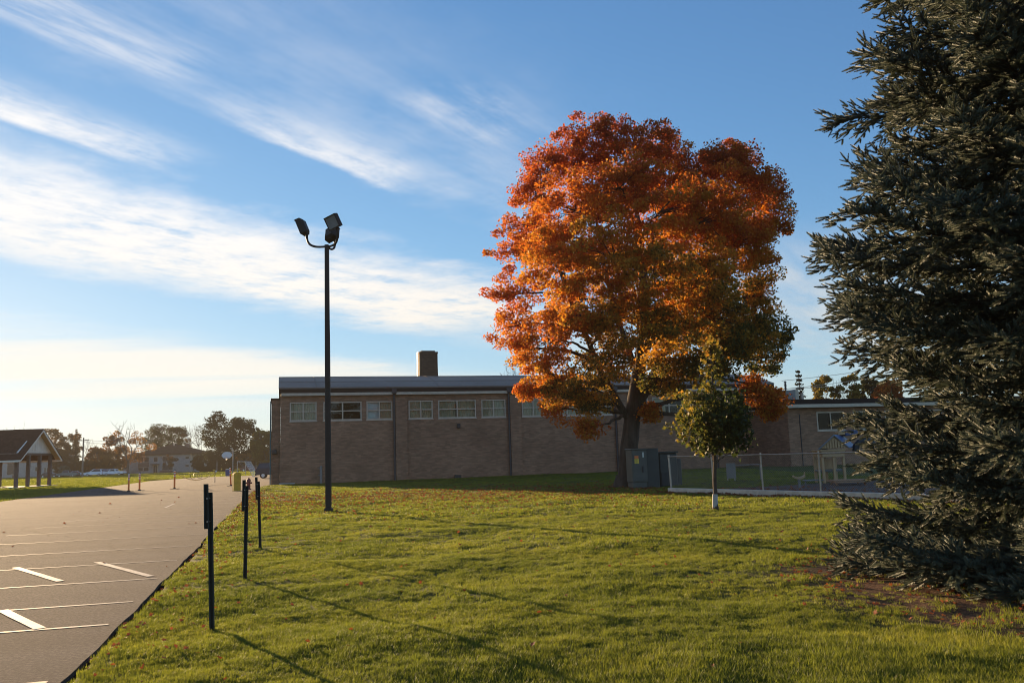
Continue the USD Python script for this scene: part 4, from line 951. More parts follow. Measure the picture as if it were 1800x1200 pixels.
# ------------------------------------------------------------------ the young tree by the fence
def build_young():
    rg = np.random.default_rng(5)
    b = G(1258, 902); Y0 = b[1]; s = Y0 / FPX; b[2] = 0.03
    t = thing('young_tree', 'small young tree with dark green leaves and thin trunk by the fence', 'tree', b)
    def W(px, py, dy=0.0): return P(px, py, Y0 + dy) - b
    wood = MB(); spine = [W(1258, 903), W(1257, 860), W(1256, 800), W(1254, 740), W(1253, 680), W(1250, 640), W(1250, 604)]
    limb(wood, spine, 0.062, 0.010, 9, 0.004, rg)
    wood.tube([W(1258, 905), W(1258, 895), W(1258, 885)], [0.15, 0.09, 0.065], 9, cap=False)
    part(t, 'trunk', wood, 'young_bark', smooth=True)
    part(t, 'trunk_guard', MB().tube([W(1258, 896), W(1257, 884), W(1256.5, 868)], [0.078, 0.072, 0.070], 10), 'white_wrap', 'white wrap round the foot of the trunk')
    st = MB(); C, TI = [], []; tw = MB()
    # dense low crown
    n = 215; d = sph(n, rg); r = rg.uniform(0.05, 1, n) ** 0.5 * (0.78 + 0.42 * meshkit.noise(d * 1.7 + 5, 2))
    cx, cz = W(1257, 742), None
    rx, rz_ = 70 * s, 66 * s
    cc = cx + d * r[:, None] * (rx, rx, rz_)
    cc[:, 2] = np.where(cc[:, 2] < cx[2], cc[:, 2] + 0.0, cc[:, 2]); wd = np.clip(1.0 - np.abs(d[:, 2]) ** 3 * 0.1, 0.5, 1)
    keep = rg.random(n) < 0.93; cc = cc[keep]
    spire = []
    for k in range(46):
        q = rg.random(); z = 690 - 92 * q; w = (30 * (1 - q) ** 0.8 + 3); a = rg.uniform(0, 6.283); rr = w * rg.uniform(0.1, 1) * s
        spire.append(W(1252, z) + np.array([math.cos(a) * rr, math.sin(a) * rr, 0]))
    cc = np.vstack([cc, spire])
    for c in cc[::2]:
        z = max(0.9, c[2] - 0.35 * np.linalg.norm(c[:2] - (spine[3])[:2]) - 0.15); a = np.array([np.interp(z, [p[2] for p in spine], [p[i] for p in spine]) for i in (0, 1)] + [z])
        limb(tw, [a, (a + c) / 2 + (0, 0, 0.05), c], 0.012, 0.004, 4, 0.01, rg)
    nl = np.where(np.arange(len(cc)) < keep.sum(), 20, 7); idx = np.repeat(np.arange(len(cc)), nl)
    p = cc[idx] + sph(len(idx), rg) * rg.uniform(0.03, 0.24, len(idx))[:, None]
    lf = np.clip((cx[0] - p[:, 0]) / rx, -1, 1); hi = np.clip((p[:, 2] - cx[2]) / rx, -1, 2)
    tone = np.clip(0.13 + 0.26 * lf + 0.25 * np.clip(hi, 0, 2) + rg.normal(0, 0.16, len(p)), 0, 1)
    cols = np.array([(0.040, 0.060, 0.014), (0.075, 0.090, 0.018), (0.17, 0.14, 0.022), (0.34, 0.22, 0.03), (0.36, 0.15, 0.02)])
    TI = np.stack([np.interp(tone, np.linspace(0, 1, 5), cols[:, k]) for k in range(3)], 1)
    part(t, 'branches', tw, 'young_bark')
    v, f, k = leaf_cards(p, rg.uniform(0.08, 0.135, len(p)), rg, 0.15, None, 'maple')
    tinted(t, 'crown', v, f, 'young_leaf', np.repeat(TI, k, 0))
    return b
YOUNG = build_young()

# ------------------------------------------------------------------ the blue spruce at the right
def shoot_mesh(rg, n=110, ln=0.15):
    """a needle-clad shoot along +x"""
    m = MB(); m.tube([(0, 0, 0), (ln * 0.5, 0, 0.004), (ln, 0, 0.0)], [0.0042, 0.0035, 0.003], 5)
    x = np.linspace(0.0, ln * 0.99, n); a = np.arange(n) * 2.39996 + rg.uniform(0, 0.5, n); L = rg.uniform(0.021, 0.028, n)
    lean = rg.uniform(0.75, 1.15, n) * np.where(x > ln * 0.85, 0.45, 1)
    d = np.stack([np.cos(lean), np.sin(lean) * np.cos(a), np.sin(lean) * np.sin(a) + 0.16], 1); d /= np.linalg.norm(d, axis=1, keepdims=True)
    side = np.cross(d, [1.0, 0, 0]); side /= np.linalg.norm(side, axis=1, keepdims=True)
    base = np.stack([x, 0 * x, 0 * x], 1); w = 0.0017
    v = np.stack([base - side * w, base + side * w, base + d * L[:, None] * 0.6 + side * w, base + d * L[:, None], base + d * L[:, None] * 0.6 - side * w], 1).reshape(-1, 3)
    i = np.arange(n)[:, None] * 5
    f = np.vstack([i + np.array([[0, 1, 2]]), i + np.array([[0, 2, 4]]), i + np.array([[4, 2, 3]])])
    nm = MB(); nm.add(v, f); return m, nm
def build_spruce():
    rg = np.random.default_rng(21)
    base = SPR.copy(); base[2] = 0.04
    t = thing('spruce_tree', 'large blue spruce with dense drooping boughs filling the right side', 'tree', base)
    Htot = 15.0
    wood = MB(); limb(wood, [(0, 0, -0.1), (0.02, 0, 4), (0.03, 0.02, 9), (0, 0, Htot)], 0.24, 0.02, 12, 0.005, rg)
    def rprof(z):
        return np.interp(z, [0.0, 0.3, 0.8, 1.15, 1.8, 2.4, 2.9, 3.8, 4.6, 5.2, 5.7, 6.1, 6.6, 7.2, 8.0, 11.0, 15.0], [2.75, 2.95, 3.1, 2.75, 2.6, 2.6, 2.95, 3.05, 2.75, 2.15, 2.6, 2.65, 2.15, 2.1, 2.1, 1.4, 0.05])
    pos, rots, scl = [], [], []
    br = MB()
    z = 0.08
    whorl = 0
    while z < Htot - 0.4:
        nb = 12 if z < 8 else 8
        a0 = rg.uniform(0, 6.28)
        for k in range(nb):
            az = a0 + k * 2 * math.pi / nb + rg.normal(0, 0.14); zz = z + rg.uniform(-0.16, 0.16)
            Lb = rprof(zz) * (1.03 - 0.13 * np.clip(math.sin(zz * 2 * math.pi / 1.15 + az * 0.7), 0, 1)) * rg.choice([rg.uniform(0.72, 0.95), rg.uniform(0.92, 1.06)], p=[0.45, 0.55])
            droop = np.interp(zz, [0, 1.5, 3, 6, 12], [0.22, 0.12, 0.05, 0.00, -0.25])
            u = np.linspace(0, 1, 9); h = np.array([math.cos(az), math.sin(az)])
            rr = Lb * u; zc = zz - Lb * droop * (np.sin(u * math.pi * 0.55)) + Lb * 0.10 * np.clip(u - 0.55, 0, 1) ** 1.4 * 3.0
            zc = np.maximum(zc, 0.06 + 0.05 * u)
            wig = np.cumsum(rg.normal(0, 0.02, 9)) * Lb * 0.35
            pts = np.stack([h[0] * rr - h[1] * wig, h[1] * rr + h[0] * wig, zc], 1)
            br.tube(pts, np.linspace(0.030, 0.006, 9) * (0.6 + Lb / 5), 5, cap=False)
            # only boughs that the camera could ever see get their full foliage
            facing = (h @ np.array([-0.55, -0.83]))
            dens = 1.0 if facing > -0.25 else 0.65
            if zz > 8.6: dens *= 0.55
            seg = np.gradient(pts, axis=0); seg /= np.linalg.norm(seg, axis=1, keepdims=True)
            q0 = 0.14 if facing > -0.3 else 0.4
            nsec = int(Lb * (1 - q0) / 0.050 * dens)
            for j in range(nsec):
                q = q0 + (1 - q0) * (j + rg.uniform(0, 1)) / nsec; x = q * 8; i0 = min(int(x), 7); fr = x - i0
                p0 = pts[i0] * (1 - fr) + pts[i0 + 1] * fr; d0 = seg[i0]
                sd = np.array([-d0[1], d0[0], 0.0]); sd /= np.linalg.norm(sd) + 1e-9; uu = np.cross(sd, d0); uu = uu if uu[2] > 0 else -uu
                for sg in (-1, 1):
                    roll = rg.normal(0.0, 0.55) + (0.15 if rg.random() < 0.6 else -0.6)
                    Ls = (0.16 + 0.46 * math.sin(math.pi * min(1, (1 - q) * 0.8 + 0.16))) * rg.uniform(0.6, 1.15) * min(1.0, 0.45 + Lb / 4.5)
                    d1 = d0 * rg.uniform(0.75, 1.15) + (sd * sg * math.cos(roll) + uu * math.sin(roll)) * rg.uniform(0.6, 1.0); d1 /= np.linalg.norm(d1)
                    ns = max(1, int(Ls / 0.105)); s2 = np.cross(d1, [0, 0, 1.0]); s2 /= np.linalg.norm(s2) + 1e-9; u2 = np.cross(s2, d1)
                    for k2 in range(ns):
                        pc = p0 + d1 * (Ls * k2 / ns) - np.array([0, 0, 0.05 * (k2 / max(ns, 1)) ** 2])
                        pos.append(pc); rots.append(d1 + rg.normal(0, 0.12, 3) + (0, 0, 0.10)); scl.append(rg.uniform(0.8, 1.2))
                        if k2 > 0 or ns == 1:
                            for sg2 in (-1, 1):
                                if rg.random() < 0.75:
                                    r2 = rg.normal(0.25, 0.5); d2 = d1 * rg.uniform(0.7, 1.1) + (s2 * sg2 * math.cos(r2) + u2 * math.sin(r2)) * rg.uniform(0.5, 0.95)
                                    pos.append(pc); rots.append(d2 / np.linalg.norm(d2)); scl.append(rg.uniform(0.65, 1.1))
            for e in range(3):
                pos.append(pts[-1] - seg[-1] * 0.09 * e); rots.append(seg[-1] + rg.normal(0, 0.12, 3)); scl.append(1.15)
        z += np.interp(z, [0, 0.8, 1.2, 2, 6, 12], [0.20, 0.24, 0.36, 0.42, 0.46, 0.55]) * rg.uniform(0.85, 1.15); whorl += 1
    pos, dr, scl = np.array(pos), np.array(rots), np.array(scl)
    dr /= np.linalg.norm(dr, axis=1, keepdims=True)
    sx = np.cross([0, 0, 1.0], dr); sx /= np.maximum(np.linalg.norm(sx, axis=1, keepdims=True), 1e-6); uz = np.cross(dr, sx)
    R = Rot.from_matrix(np.stack([dr, sx, uz], 2)) * Rot.from_euler('x', rg.uniform(-25, 25, len(pos)), degrees=True)
    part(t, 'trunk', wood, 'bark', smooth=True)
    part(t, 'branches', br, 'bark')
    idx = rg.integers(0, 3, len(pos))
    protos, tw = [], []
    for i in range(3):
        a, nm = shoot_mesh(rg, 230, 0.135); protos.append((nm, 'needles', False)); tw.append((a, 'twig_bark', False))
    pi = instancer(t + '/crown', protos, pos, R, scl, idx, 'needle_shoot')
    out = np.linalg.norm(pos[:, :2], axis=1) > rprof(pos[:, 2]) * 0.62
    pi2 = instancer(t + '/shoot_stems', tw, pos[out], R[out], scl[out], idx[out], 'stem')
    meta(pi.GetPrim(), None, None, None, 'stuff'); meta(pi2.GetPrim(), None, None, None, 'stuff')
    print('spruce shoots', len(pos), 'height', whorl)
build_spruce()

# ------------------------------------------------------------------ grass blades and fallen leaves
def tuft_mesh(rg, n, h, spread, w):
    m = MB(); V, F = [], []
    for i in range(n):
        a = rg.uniform(0, 6.283); r = spread * math.sqrt(rg.random()); o = np.array([math.cos(a) * r, math.sin(a) * r, -0.01])
        hh = h * rg.uniform(0.55, 1.15); b = rg.uniform(0, 6.283); ln = rg.uniform(0.15, 0.75) * hh; d = np.array([math.cos(b), math.sin(b), 0]); sd = np.array([-d[1], d[0], 0]) * w * rg.uniform(0.7, 1.3)
        p1 = o + d * ln * 0.35 + (0, 0, hh * 0.6); p2 = o + d * ln + (0, 0, hh * 0.98)
        V += [o - sd, o + sd, p1 + sd * 0.8, p1 - sd * 0.8, p2]; k = i * 5; F += [(k, k + 1, k + 2), (k, k + 2, k + 3), (k + 3, k + 2, k + 4)]
    return m.add(V, F)
def build_grass():
    rg = np.random.default_rng(3)
    protos = [(tuft_mesh(rg, 34, 0.048, 0.055, 0.0016), 'grass_blade', False) for _ in range(4)] + [(tuft_mesh(rg, 36, 0.048, 0.095, 0.0026), 'grass_blade', False) for _ in range(3)] + [(tuft_mesh(rg, 30, 0.055, 0.16, 0.0065), 'grass_blade', False) for _ in range(3)]
    pos, idx, sc = [], [], []
    bands = [(4.6, 9.0, 620, (0, 4)), (9.0, 14.0, 330, (0, 4)), (14, 22, 105, (4, 7)), (22, 34, 42, (7, 10)), (34, 66, 17, (7, 10))]
    for y0, y1, den, (p0, p1) in bands:
        k = 0.66; area = k * (y1 ** 2 - y0 ** 2) + 4 * (y1 - y0); n = int(area * den)
        y = np.sqrt(rg.uniform(y0 ** 2, y1 ** 2, n)); x = rg.uniform(-1, 1, n) * (k * y + 1.2)
        s, t = x * E1[0] + y * E1[1], x * E2[0] + y * E2[1]
        ok = (s > edge_s(t) + rg.uniform(-0.01, 0.05, n)) & (t < FT - 0.1)
        ds = np.hypot(x - SPR[0] + 0.2, y - SPR[1] + 0.3) + (meshkit.fbm(np.stack([x, y, 0 * x], -1) * 1.3, 3, 4) - 0.5) * 2.2
        ok &= rg.random(n) < np.clip((ds - 3.1) / 1.3, 0.08, 1)
        ok &= fence_side(x, y) < -0.14 + 1e3 * ((x - FA[0]) * FD[0] + (y - FA[1]) * FD[1] < -0.1)
        ok &= ~((x > 17) & (y > 33))
        x, y = x[ok], y[ok]
        pat = meshkit.fbm(np.stack([x, y, 0 * x], -1) * 0.8 + 3, 3, 8)
        pos.append(np.stack([x, y, lawn_z(x, y)], 1)); idx.append(rg.integers(p0, p1, len(x))); sc.append(rg.uniform(0.65, 1.15, len(x)) * (0.55 + 0.95 * pat))
    # coarse tufts on the far field beyond the lot
    protos.append((tuft_mesh(rg, 60, 0.085, 0.42, 0.020), 'grass_blade', False))
    for y0, y1, den, k_ in ((44, 80, 7.0, 1.0), (80, 125, 3.0, 1.15), (125, 235, 1.3, 1.5)):
        n = int(den * 0.5 * (y1 ** 2 - y0 ** 2) / 2); y = np.sqrt(rg.uniform(y0 ** 2, y1 ** 2, n)); x = rg.uniform(-0.68, -0.18, n) * y
        s, t = x * E1[0] + y * E1[1], x * E2[0] + y * E2[1]; ok = (s < LOT_L - 0.1 - 3.9 * np.clip((t - 112) / 17, 0, 1)) | (t > 129.5)
        x, y = x[ok], y[ok]; pos.append(np.stack([x, y, np.full_like(x, -0.10)], 1)); idx.append(np.full(len(x), len(protos) - 1)); sc.append(k_ * rg.uniform(0.75, 1.2, len(x)))
    pos, idx, sc = np.vstack(pos), np.concatenate(idx), np.concatenate(sc)
    R = Rot.from_euler('zxy', np.stack([rg.uniform(0, 360, len(pos)), rg.normal(0, 7, len(pos)), rg.normal(0, 7, len(pos))], 1), degrees=True)
    pi = instancer('/World/grass', protos, pos, R, sc, idx, 'tuft')
    meta(pi.GetPrim(), 'short mown grass covering the lawn', 'grass', None, 'stuff'); print('tufts', len(pos))
build_grass()

def build_fallen():
    rg = np.random.default_rng(8)
    pr = []
    for k in range(3):
        c = np.zeros((1, 3)); q = np.array([(0, -0.5, 0), (0.16, -0.22, .03), (0.52, -0.18, .10), (0.30, 0.04, .05), (0.48, 0.32, .16), (0.15, 0.22, .05), (0.0, 0.60, 0.02), (-0.15, 0.22, .05), (-0.48, 0.32, .13 + .05 * k), (-0.30, 0.04, .05), (-0.52, -0.18, .12), (-0.16, -0.22, .03)])
        v = np.vstack([q, [(0, 0, 0.0)]]); f = [(i, (i + 1) % 12, 12) for i in range(12)]
        m = MB().add(v, f); m.tube([(0, -0.5, 0), (0.05, -0.85, 0.06)], 0.02, 3); pr.append((m, 'fallen_leaf', False))
    X, Y = [], []
    def scatter(n, fx, fy): X.append(fx(n)); Y.append(fy(n))
    # drift under the maple, along the building's shadow edge
    n = 8000; x = rg.normal(-3, 9.5, n); y = rg.normal(34, 5.0, n); k = (y > 21) & (y < 56) & (x < 6.0 + 0 * y); X.append(x[k]); Y.append(y[k])
    n = 600; x = rg.uniform(-16, 12, n); y = rg.uniform(9, 34, n); X.append(x); Y.append(y)
    n = 70; x = rg.uniform(-4, 6, n); y = rg.uniform(5.5, 14, n); X.append(x); Y.append(y)
    u = rg.uniform(-0.3, 15, 900); w = -np.abs(rg.normal(0.05, 0.22, 900)) - 0.10; X.append(FA[0] + FD[0] * u - FD[1] * w); Y.append(FA[1] + FD[1] * u + FD[0] * w)
    u = rg.uniform(0, 16, 1700); w = np.abs(rg.normal(0.1, 2.2, 1700)) + 0.12; X.append(FA[0] + FD[0] * u - FD[1] * w); Y.append(FA[1] + FD[1] * u + FD[0] * w)
    t = rg.uniform(5, 52, 620) ; s = edge_s(t) + np.abs(rg.normal(0.0, 0.45, 620)); X.append(s * E1[0] + t * E2[0]); Y.append(s * E1[1] + t * E2[1])
    a = rg.uniform(0, 6.283, 1500); r = 3.7 * np.sqrt(rg.random(1500)); X.append(SPR[0] - 0.2 + r * np.cos(a)); Y.append(SPR[1] - 0.3 + r * np.sin(a))
    t = rg.uniform(14, 50, 46); s = rg.uniform(-12, -1.7, 46); nl = len(t); X.append(s * E1[0] + t * E2[0]); Y.append(s * E1[1] + t * E2[1])
    x, y = np.concatenate(X), np.concatenate(Y)
    s, t = x * E1[0] + y * E1[1], x * E2[0] + y * E2[1]
    onlot = s < edge_s(t); behind = (fence_side(x, y) > 0.05) & ((x - FA[0]) * FD[0] + (y - FA[1]) * FD[1] > -0.1)
    z = np.where(onlot, 0.012, np.where(behind, 0.145, lawn_z(x, y) + 0.055 * rg.uniform(0.5, 1.15, len(x))))
    ok = (t < FT - 0.2) & (~onlot | (np.arange(len(x)) >= len(x) - nl)); x, y, z = x[ok], y[ok], z[ok]
    n = len(x); R = Rot.from_euler('zxy', np.stack([rg.uniform(0, 360, n), rg.normal(0, 22, n), rg.normal(0, 22, n)], 1), degrees=True)
    pi = instancer('/World/fallen_leaves', pr, np.stack([x, y, z], 1), R, rg.uniform(0.035, 0.075, n) * np.clip(0.6 + y / 38, 0.8, 1.7), rg.integers(0, 3, n), 'leaf')
    meta(pi.GetPrim(), 'fallen orange and brown leaves scattered over the lawn', 'fallen leaves', None, 'stuff')
build_fallen()

# ------------------------------------------------------------------ far trees
PAL = {'brown': [(0.075, 0.050, 0.030), (0.14, 0.085, 0.040), (0.22, 0.12, 0.045)], 'rust': [(0.12, 0.055, 0.025), (0.24, 0.11, 0.035), (0.36, 0.19, 0.045)], 'green': [(0.035, 0.048, 0.018), (0.070, 0.082, 0.024), (0.13, 0.115, 0.032)],
       'gold': [(0.10, 0.09, 0.025), (0.22, 0.17, 0.035), (0.34, 0.24, 0.045)], 'dark': [(0.022, 0.030, 0.016), (0.040, 0.050, 0.024), (0.065, 0.070, 0.03)], 'orange': [(0.24, 0.06, 0.02), (0.42, 0.13, 0.025), (0.5, 0.22, 0.04)], 'sage': [(0.10, 0.12, 0.09), (0.15, 0.17, 0.12), (0.2, 0.2, 0.14)]}
PAL = {k: [tuple(min(x * (0.8 if k in ('dark', 'green') else 1.25), 0.7) for x in c) for c in v] for k, v in PAL.items()}
def far_tree(name, label, px, by, top, wpx, Y, pal, seed, dens=1.0, bare=0.0, low=0.15, card=0.36, group=None, trunk=True, lobes=None):
    """px, by: foot; top: highest pixel; wpx: crown width in pixels; bare: how much of the upper crown has dropped its leaves"""
    rg = np.random.default_rng(seed)
    b = P(px, by, Y); b[2] = -0.10; H = P(px, top, Y)[2]; s = Y / FPX; R = wpx * s / 2
    t = thing(name, label, 'tree', b, 0, group=group)
    wood = MB(); fork = H * rg.uniform(0.14, 0.24)
    r0 = 0.018 * H + 0.08
    limb(wood, [(0, 0, -0.3), (rg.normal(0, .1), 0, fork * 0.5), (rg.normal(0, .15), rg.normal(0, .15), fork)], r0, r0 * 0.8, 7)
    tips = []
    def grow(p, d, ln, r, depth):
        e = p + d * ln; mid = p + d * ln * 0.5 + rg.normal(0, ln * 0.06, 3)
        limb(wood, [p, mid, e], r, r * 0.58, 5 if depth < 2 else 3)
        if depth >= (4 if bare else 3): tips.append(e); return
        for k in range(rg.integers(2, 4) + (1 if depth < 2 else 0)):
            a = rg.normal(0, 0.52, 3); d2 = d + a + (0, 0, 0.10); d2 /= np.linalg.norm(d2); grow(e, d2, ln * rg.uniform(0.55, 0.80), r * 0.55, depth + 1)
    n0 = 4
    for k in range(n0):
        a = k * 2 * math.pi / n0 + rg.uniform(0, 1); sp = min(1.2, R / max(H - fork, 1)); d = np.array([math.cos(a) * sp, math.sin(a) * sp, 1.0]); d /= np.linalg.norm(d)
        grow(np.array([0, 0, fork]), d, (H - fork) * 0.36, r0 * 0.55, 1)
    tp = np.array(tips); mx = tp[:, 2].max(); k = (H - fork) / max(mx - fork, 0.1); rad = np.abs(tp[:, :2]).max() / R
    for i in range(len(wood.v)):                                    # fit the skeleton to the crown's size
        v = wood.v[i]; u = np.clip(v[:, 2:] - fork, 0, None); wood.v[i] = np.column_stack([v[:, :2] / np.where(u > 0, max(rad, 0.6), 1), np.where(v[:, 2] > fork, fork + (v[:, 2] - fork) * k, v[:, 2])])
    part(t, 'trunk', wood, 'grey_bark')
    n = int(46 * dens); hz = rg.uniform(low, 0.96, n) ** 0.9
    prof = np.sqrt(np.clip(1 - ((hz - 0.52) / 0.52) ** 2, 0.05, 1)); a = rg.uniform(0, 6.283, n); rr = R * prof * np.sqrt(rg.uniform(0.05, 1, n)) * 0.86
    c = np.stack([rr * np.cos(a), rr * np.sin(a), hz * H * 0.98], 1)
    if bare: c = c[rg.random(n) > bare * np.clip((hz - 0.35) * 2.2, 0, 1)]
    cr = rg.uniform(0.14, 0.30, len(c)) * min(R, H * 0.45); m_ = (np.clip(cr * cr / (card * card) * 26, 20, 130)).astype(int); idx = np.repeat(np.arange(len(c)), m_)
    p = c[idx] + sph(len(idx), rg) * (cr[idx] * rg.uniform(0.2, 1, len(idx)) ** 0.4)[:, None] * (1, 1, 0.75); p[:, 2] = np.clip(p[:, 2], 0.2, H)
    cols = np.array(PAL[pal]); tone = np.clip(rg.uniform(0, 1, len(c))[idx] * 0.6 + rg.uniform(0, 0.4, len(idx)), 0, 1)
    TI = np.stack([np.interp(tone, np.linspace(0, 1, 3), cols[:, k]) for k in range(3)], 1)
    if len(p):
        v, f, k = leaf_cards(p, rg.uniform(0.7, 1.25, len(p)) * card, rg, 0.15); tinted(t, 'crown', v, f, 'far_leaf', np.repeat(TI, k, 0))
    return t
def far_conifer(name, label, px, by, top, wpx, Y, seed, layered=False, group=None, pal='dark', z0=0.06):
    rg = np.random.default_rng(seed)
    b = P(px, by, Y); b[2] = -0.10; H = P(px, top, Y)[2]; R = wpx * Y / FPX / 2
    t = thing(name, label, 'tree', b, 0, group=group)
    wood = MB(); limb(wood, [(0, 0, -0.3), (0.1, 0, H * 0.5), (0, 0, H * 0.98)], 0.012 * H + 0.1, 0.03, 7)
    C = []
    nl = int(H / (0.9 if layered else 0.55))
    for i in range(nl):
        q = i / (nl - 1); z = H * (z0 + (0.97 - z0) * q)
        rp = R * ((0.55 + 0.5 * math.sin(math.pi * min(1, q * 1.05 + 0.05)) * rg.uniform(0.7, 1.1)) * (1 - max(0, q - 0.75) * 2.2) if layered else (1 - q) ** 0.85 * rg.uniform(0.8, 1.08) + 0.03)
        for k in range(rg.integers(5, 8)):
            a = rg.uniform(0, 6.283); L = rp * rg.uniform(0.7, 1.05); e = np.array([math.cos(a) * L, math.sin(a) * L, z + L * (0.16 if layered else -0.18)])
            limb(wood, [(0, 0, z), (e * 0.5 + np.array([0, 0, z]) * 0.5), e], 0.05, 0.015, 3)
            m = int(np.clip(L * 26, 10, 90)); u = rg.uniform(0.25 if layered else 0.12, 1, m) ** 0.7
            pt = np.array([0, 0, z]) + (e - np.array([0, 0, z])) * u[:, None] + rg.normal(0, 1, (m, 3)) * (0.16 * L + 0.08, 0.16 * L + 0.08, 0.10 * L * (1 if layered else 0.8) + 0.05)
            C.append(pt)
    p = np.vstack(C); part(t, 'trunk', wood, 'grey_bark')
    cols = np.array(PAL[pal]); tone = rg.random(len(p)); TI = np.stack([np.interp(tone, np.linspace(0, 1, 3), cols[:, k]) for k in range(3)], 1)
    v, f, k = leaf_cards(p, rg.uniform(0.7, 1.2, len(p)) * (0.014 * H + 0.14), rg, 0.1); tinted(t, 'crown', v, f, 'far_leaf', np.repeat(TI, k, 0))
    return t
GB = None
T_ = far_tree
T_('bare_tree', 'pale bare-topped tree showing above the picnic shelter roof', 24, 840, 738, 70, 262, 'brown', 101, 0.25, 1.0)
T_('brown_tree', 'dense brown tree just right of the picnic shelter', 92, 838, 750, 58, 240, 'brown', 102, 1.3, 0.25, 0.05)
T_('brown_tree', 'brown tree behind the small conifer left of the utility pole', 118, 838, 757, 50, 236, 'brown', 103, 1.2, 0.3, 0.05)
far_conifer('spire_tree', 'thin pointed conifer left of the utility pole', 131, 838, 752, 24, 222, 104, pal='brown')
T_('bare_tree', 'small half-bare tree right behind the utility pole', 155, 837, 770, 32, 240, 'brown', 105, 0.5, 0.7)
T_('rust_tree', 'low rust and yellow tree above the white car', 172, 836, 786, 46, 232, 'rust', 106, 1.3, 0, 0.05)
T_('rust_tree', 'rust brown tree between the white car and the pale house', 200, 836, 764, 56, 228, 'rust', 107, 1.2, 0.2, 0.12)
T_('bare_tree', 'tall forked tree with bare crown standing before the pale house', 224, 836, 736, 92, 226, 'rust', 108, 0.9, 0.85, 0.25)
T_('green_tree', 'broad green and brown tree rising behind the pale house', 290, 833, 744, 92, 275, 'green', 109, 2.3, 0.0, 0.3)
T_('bare_tree', 'bare tree behind the right end of the pale house', 330, 832, 744, 46, 268, 'brown', 110, 0.25, 1.0)
T_('bare_tree', 'slender bare tree just left of the tall pine', 349, 832, 740, 40, 262, 'brown', 111, 0.3, 1.0)
T_('shade_tree', 'small dark bare-limbed tree right in front of the pale house door', 296, 832, 796, 34, 228, 'brown', 131, 0.35, 0.4)
far_conifer('pine_tree', 'tall layered dark pine behind the basketball hoop', 381, 833, 721, 62, 214, 112, True, z0=0.2)
T_('dark_tree', 'large dark tree right of the tall pine', 425, 833, 733, 88, 222, 'dark', 113, 2.6, 0.0, 0.12)
T_('gold_tree', 'yellow-green tree partly hidden by the school corner', 468, 832, 754, 62, 215, 'gold', 114, 2.2, 0.0, 0.1)
T_('orange_tree', 'small tree with orange leaves behind the soccer goal', 428, 832, 796, 38, 200, 'rust', 115, 0.8, 0.1, 0.2)
for k, (px, w, tp, lab) in enumerate(((362, 46, 797, 'dark conifer hedge bush left below the tall pine'), (398, 50, 793, 'dark conifer hedge bush behind the basketball pole'), (440, 40, 800, 'dark hedge bush behind the orange-leaved tree'))):
    T_('hedge_bush', lab, px, 832, tp, w * 1.2, 224 + 3 * k, 'dark', 120 + k, 2.6, 0, 0.02, 0.6)
for k, (px, w, tp, lab) in enumerate(((104, 42, 806, 'brown hedge bush right of the picnic shelter'), (150, 44, 808, 'brown hedge bush behind the utility pole foot'), (192, 40, 806, 'brown hedge bush behind the grey trailer'), (112, 20, 818, 'pale sage shrub behind the dark pickup'))):
    T_('hedge_bush' if k < 3 else 'sage_shrub', lab, px, 838, tp, w, 226 + 3 * k if k < 3 else 219, 'brown' if k < 3 else 'sage', 125 + k, 1.7, 0, 0.02, 0.55)
# right of the school
far_conifer('spruce_tree', 'small dark pointed spruce behind the wing roof', 1414, 792, 647, 44, 108, 140)
T_('green_tree', 'sunlit yellow-green tree behind the wing roof', 1458, 792, 655, 62, 104, 'gold', 141, 1.6, 0, 0.1, 0.32)
T_('green_tree', 'green tree with gold top close to the big spruce', 1502, 792, 652, 52, 102, 'gold', 142, 1.5, 0, 0.1, 0.32)
T_('dark_tree', 'darker tree half hidden by the big spruce', 1538, 790, 660, 60, 106, 'green', 144, 1.5, 0, 0.1, 0.32)
T_('orange_tree', 'orange maple peeping through the big spruce boughs', 1575, 790, 664, 78, 98, 'orange', 143, 1.7, 0, 0.1, 0.3)
T_('bare_tree', 'bare twiggy tree top above the school roof left of the maple', 906, 800, 630, 62, 118, 'brown', 145, 0.0, 1.0)
T_('bare_tree', 'bare twig tips beside the rooftop unit', 1370, 790, 682, 30, 112, 'brown', 146, 0.0, 1.0)

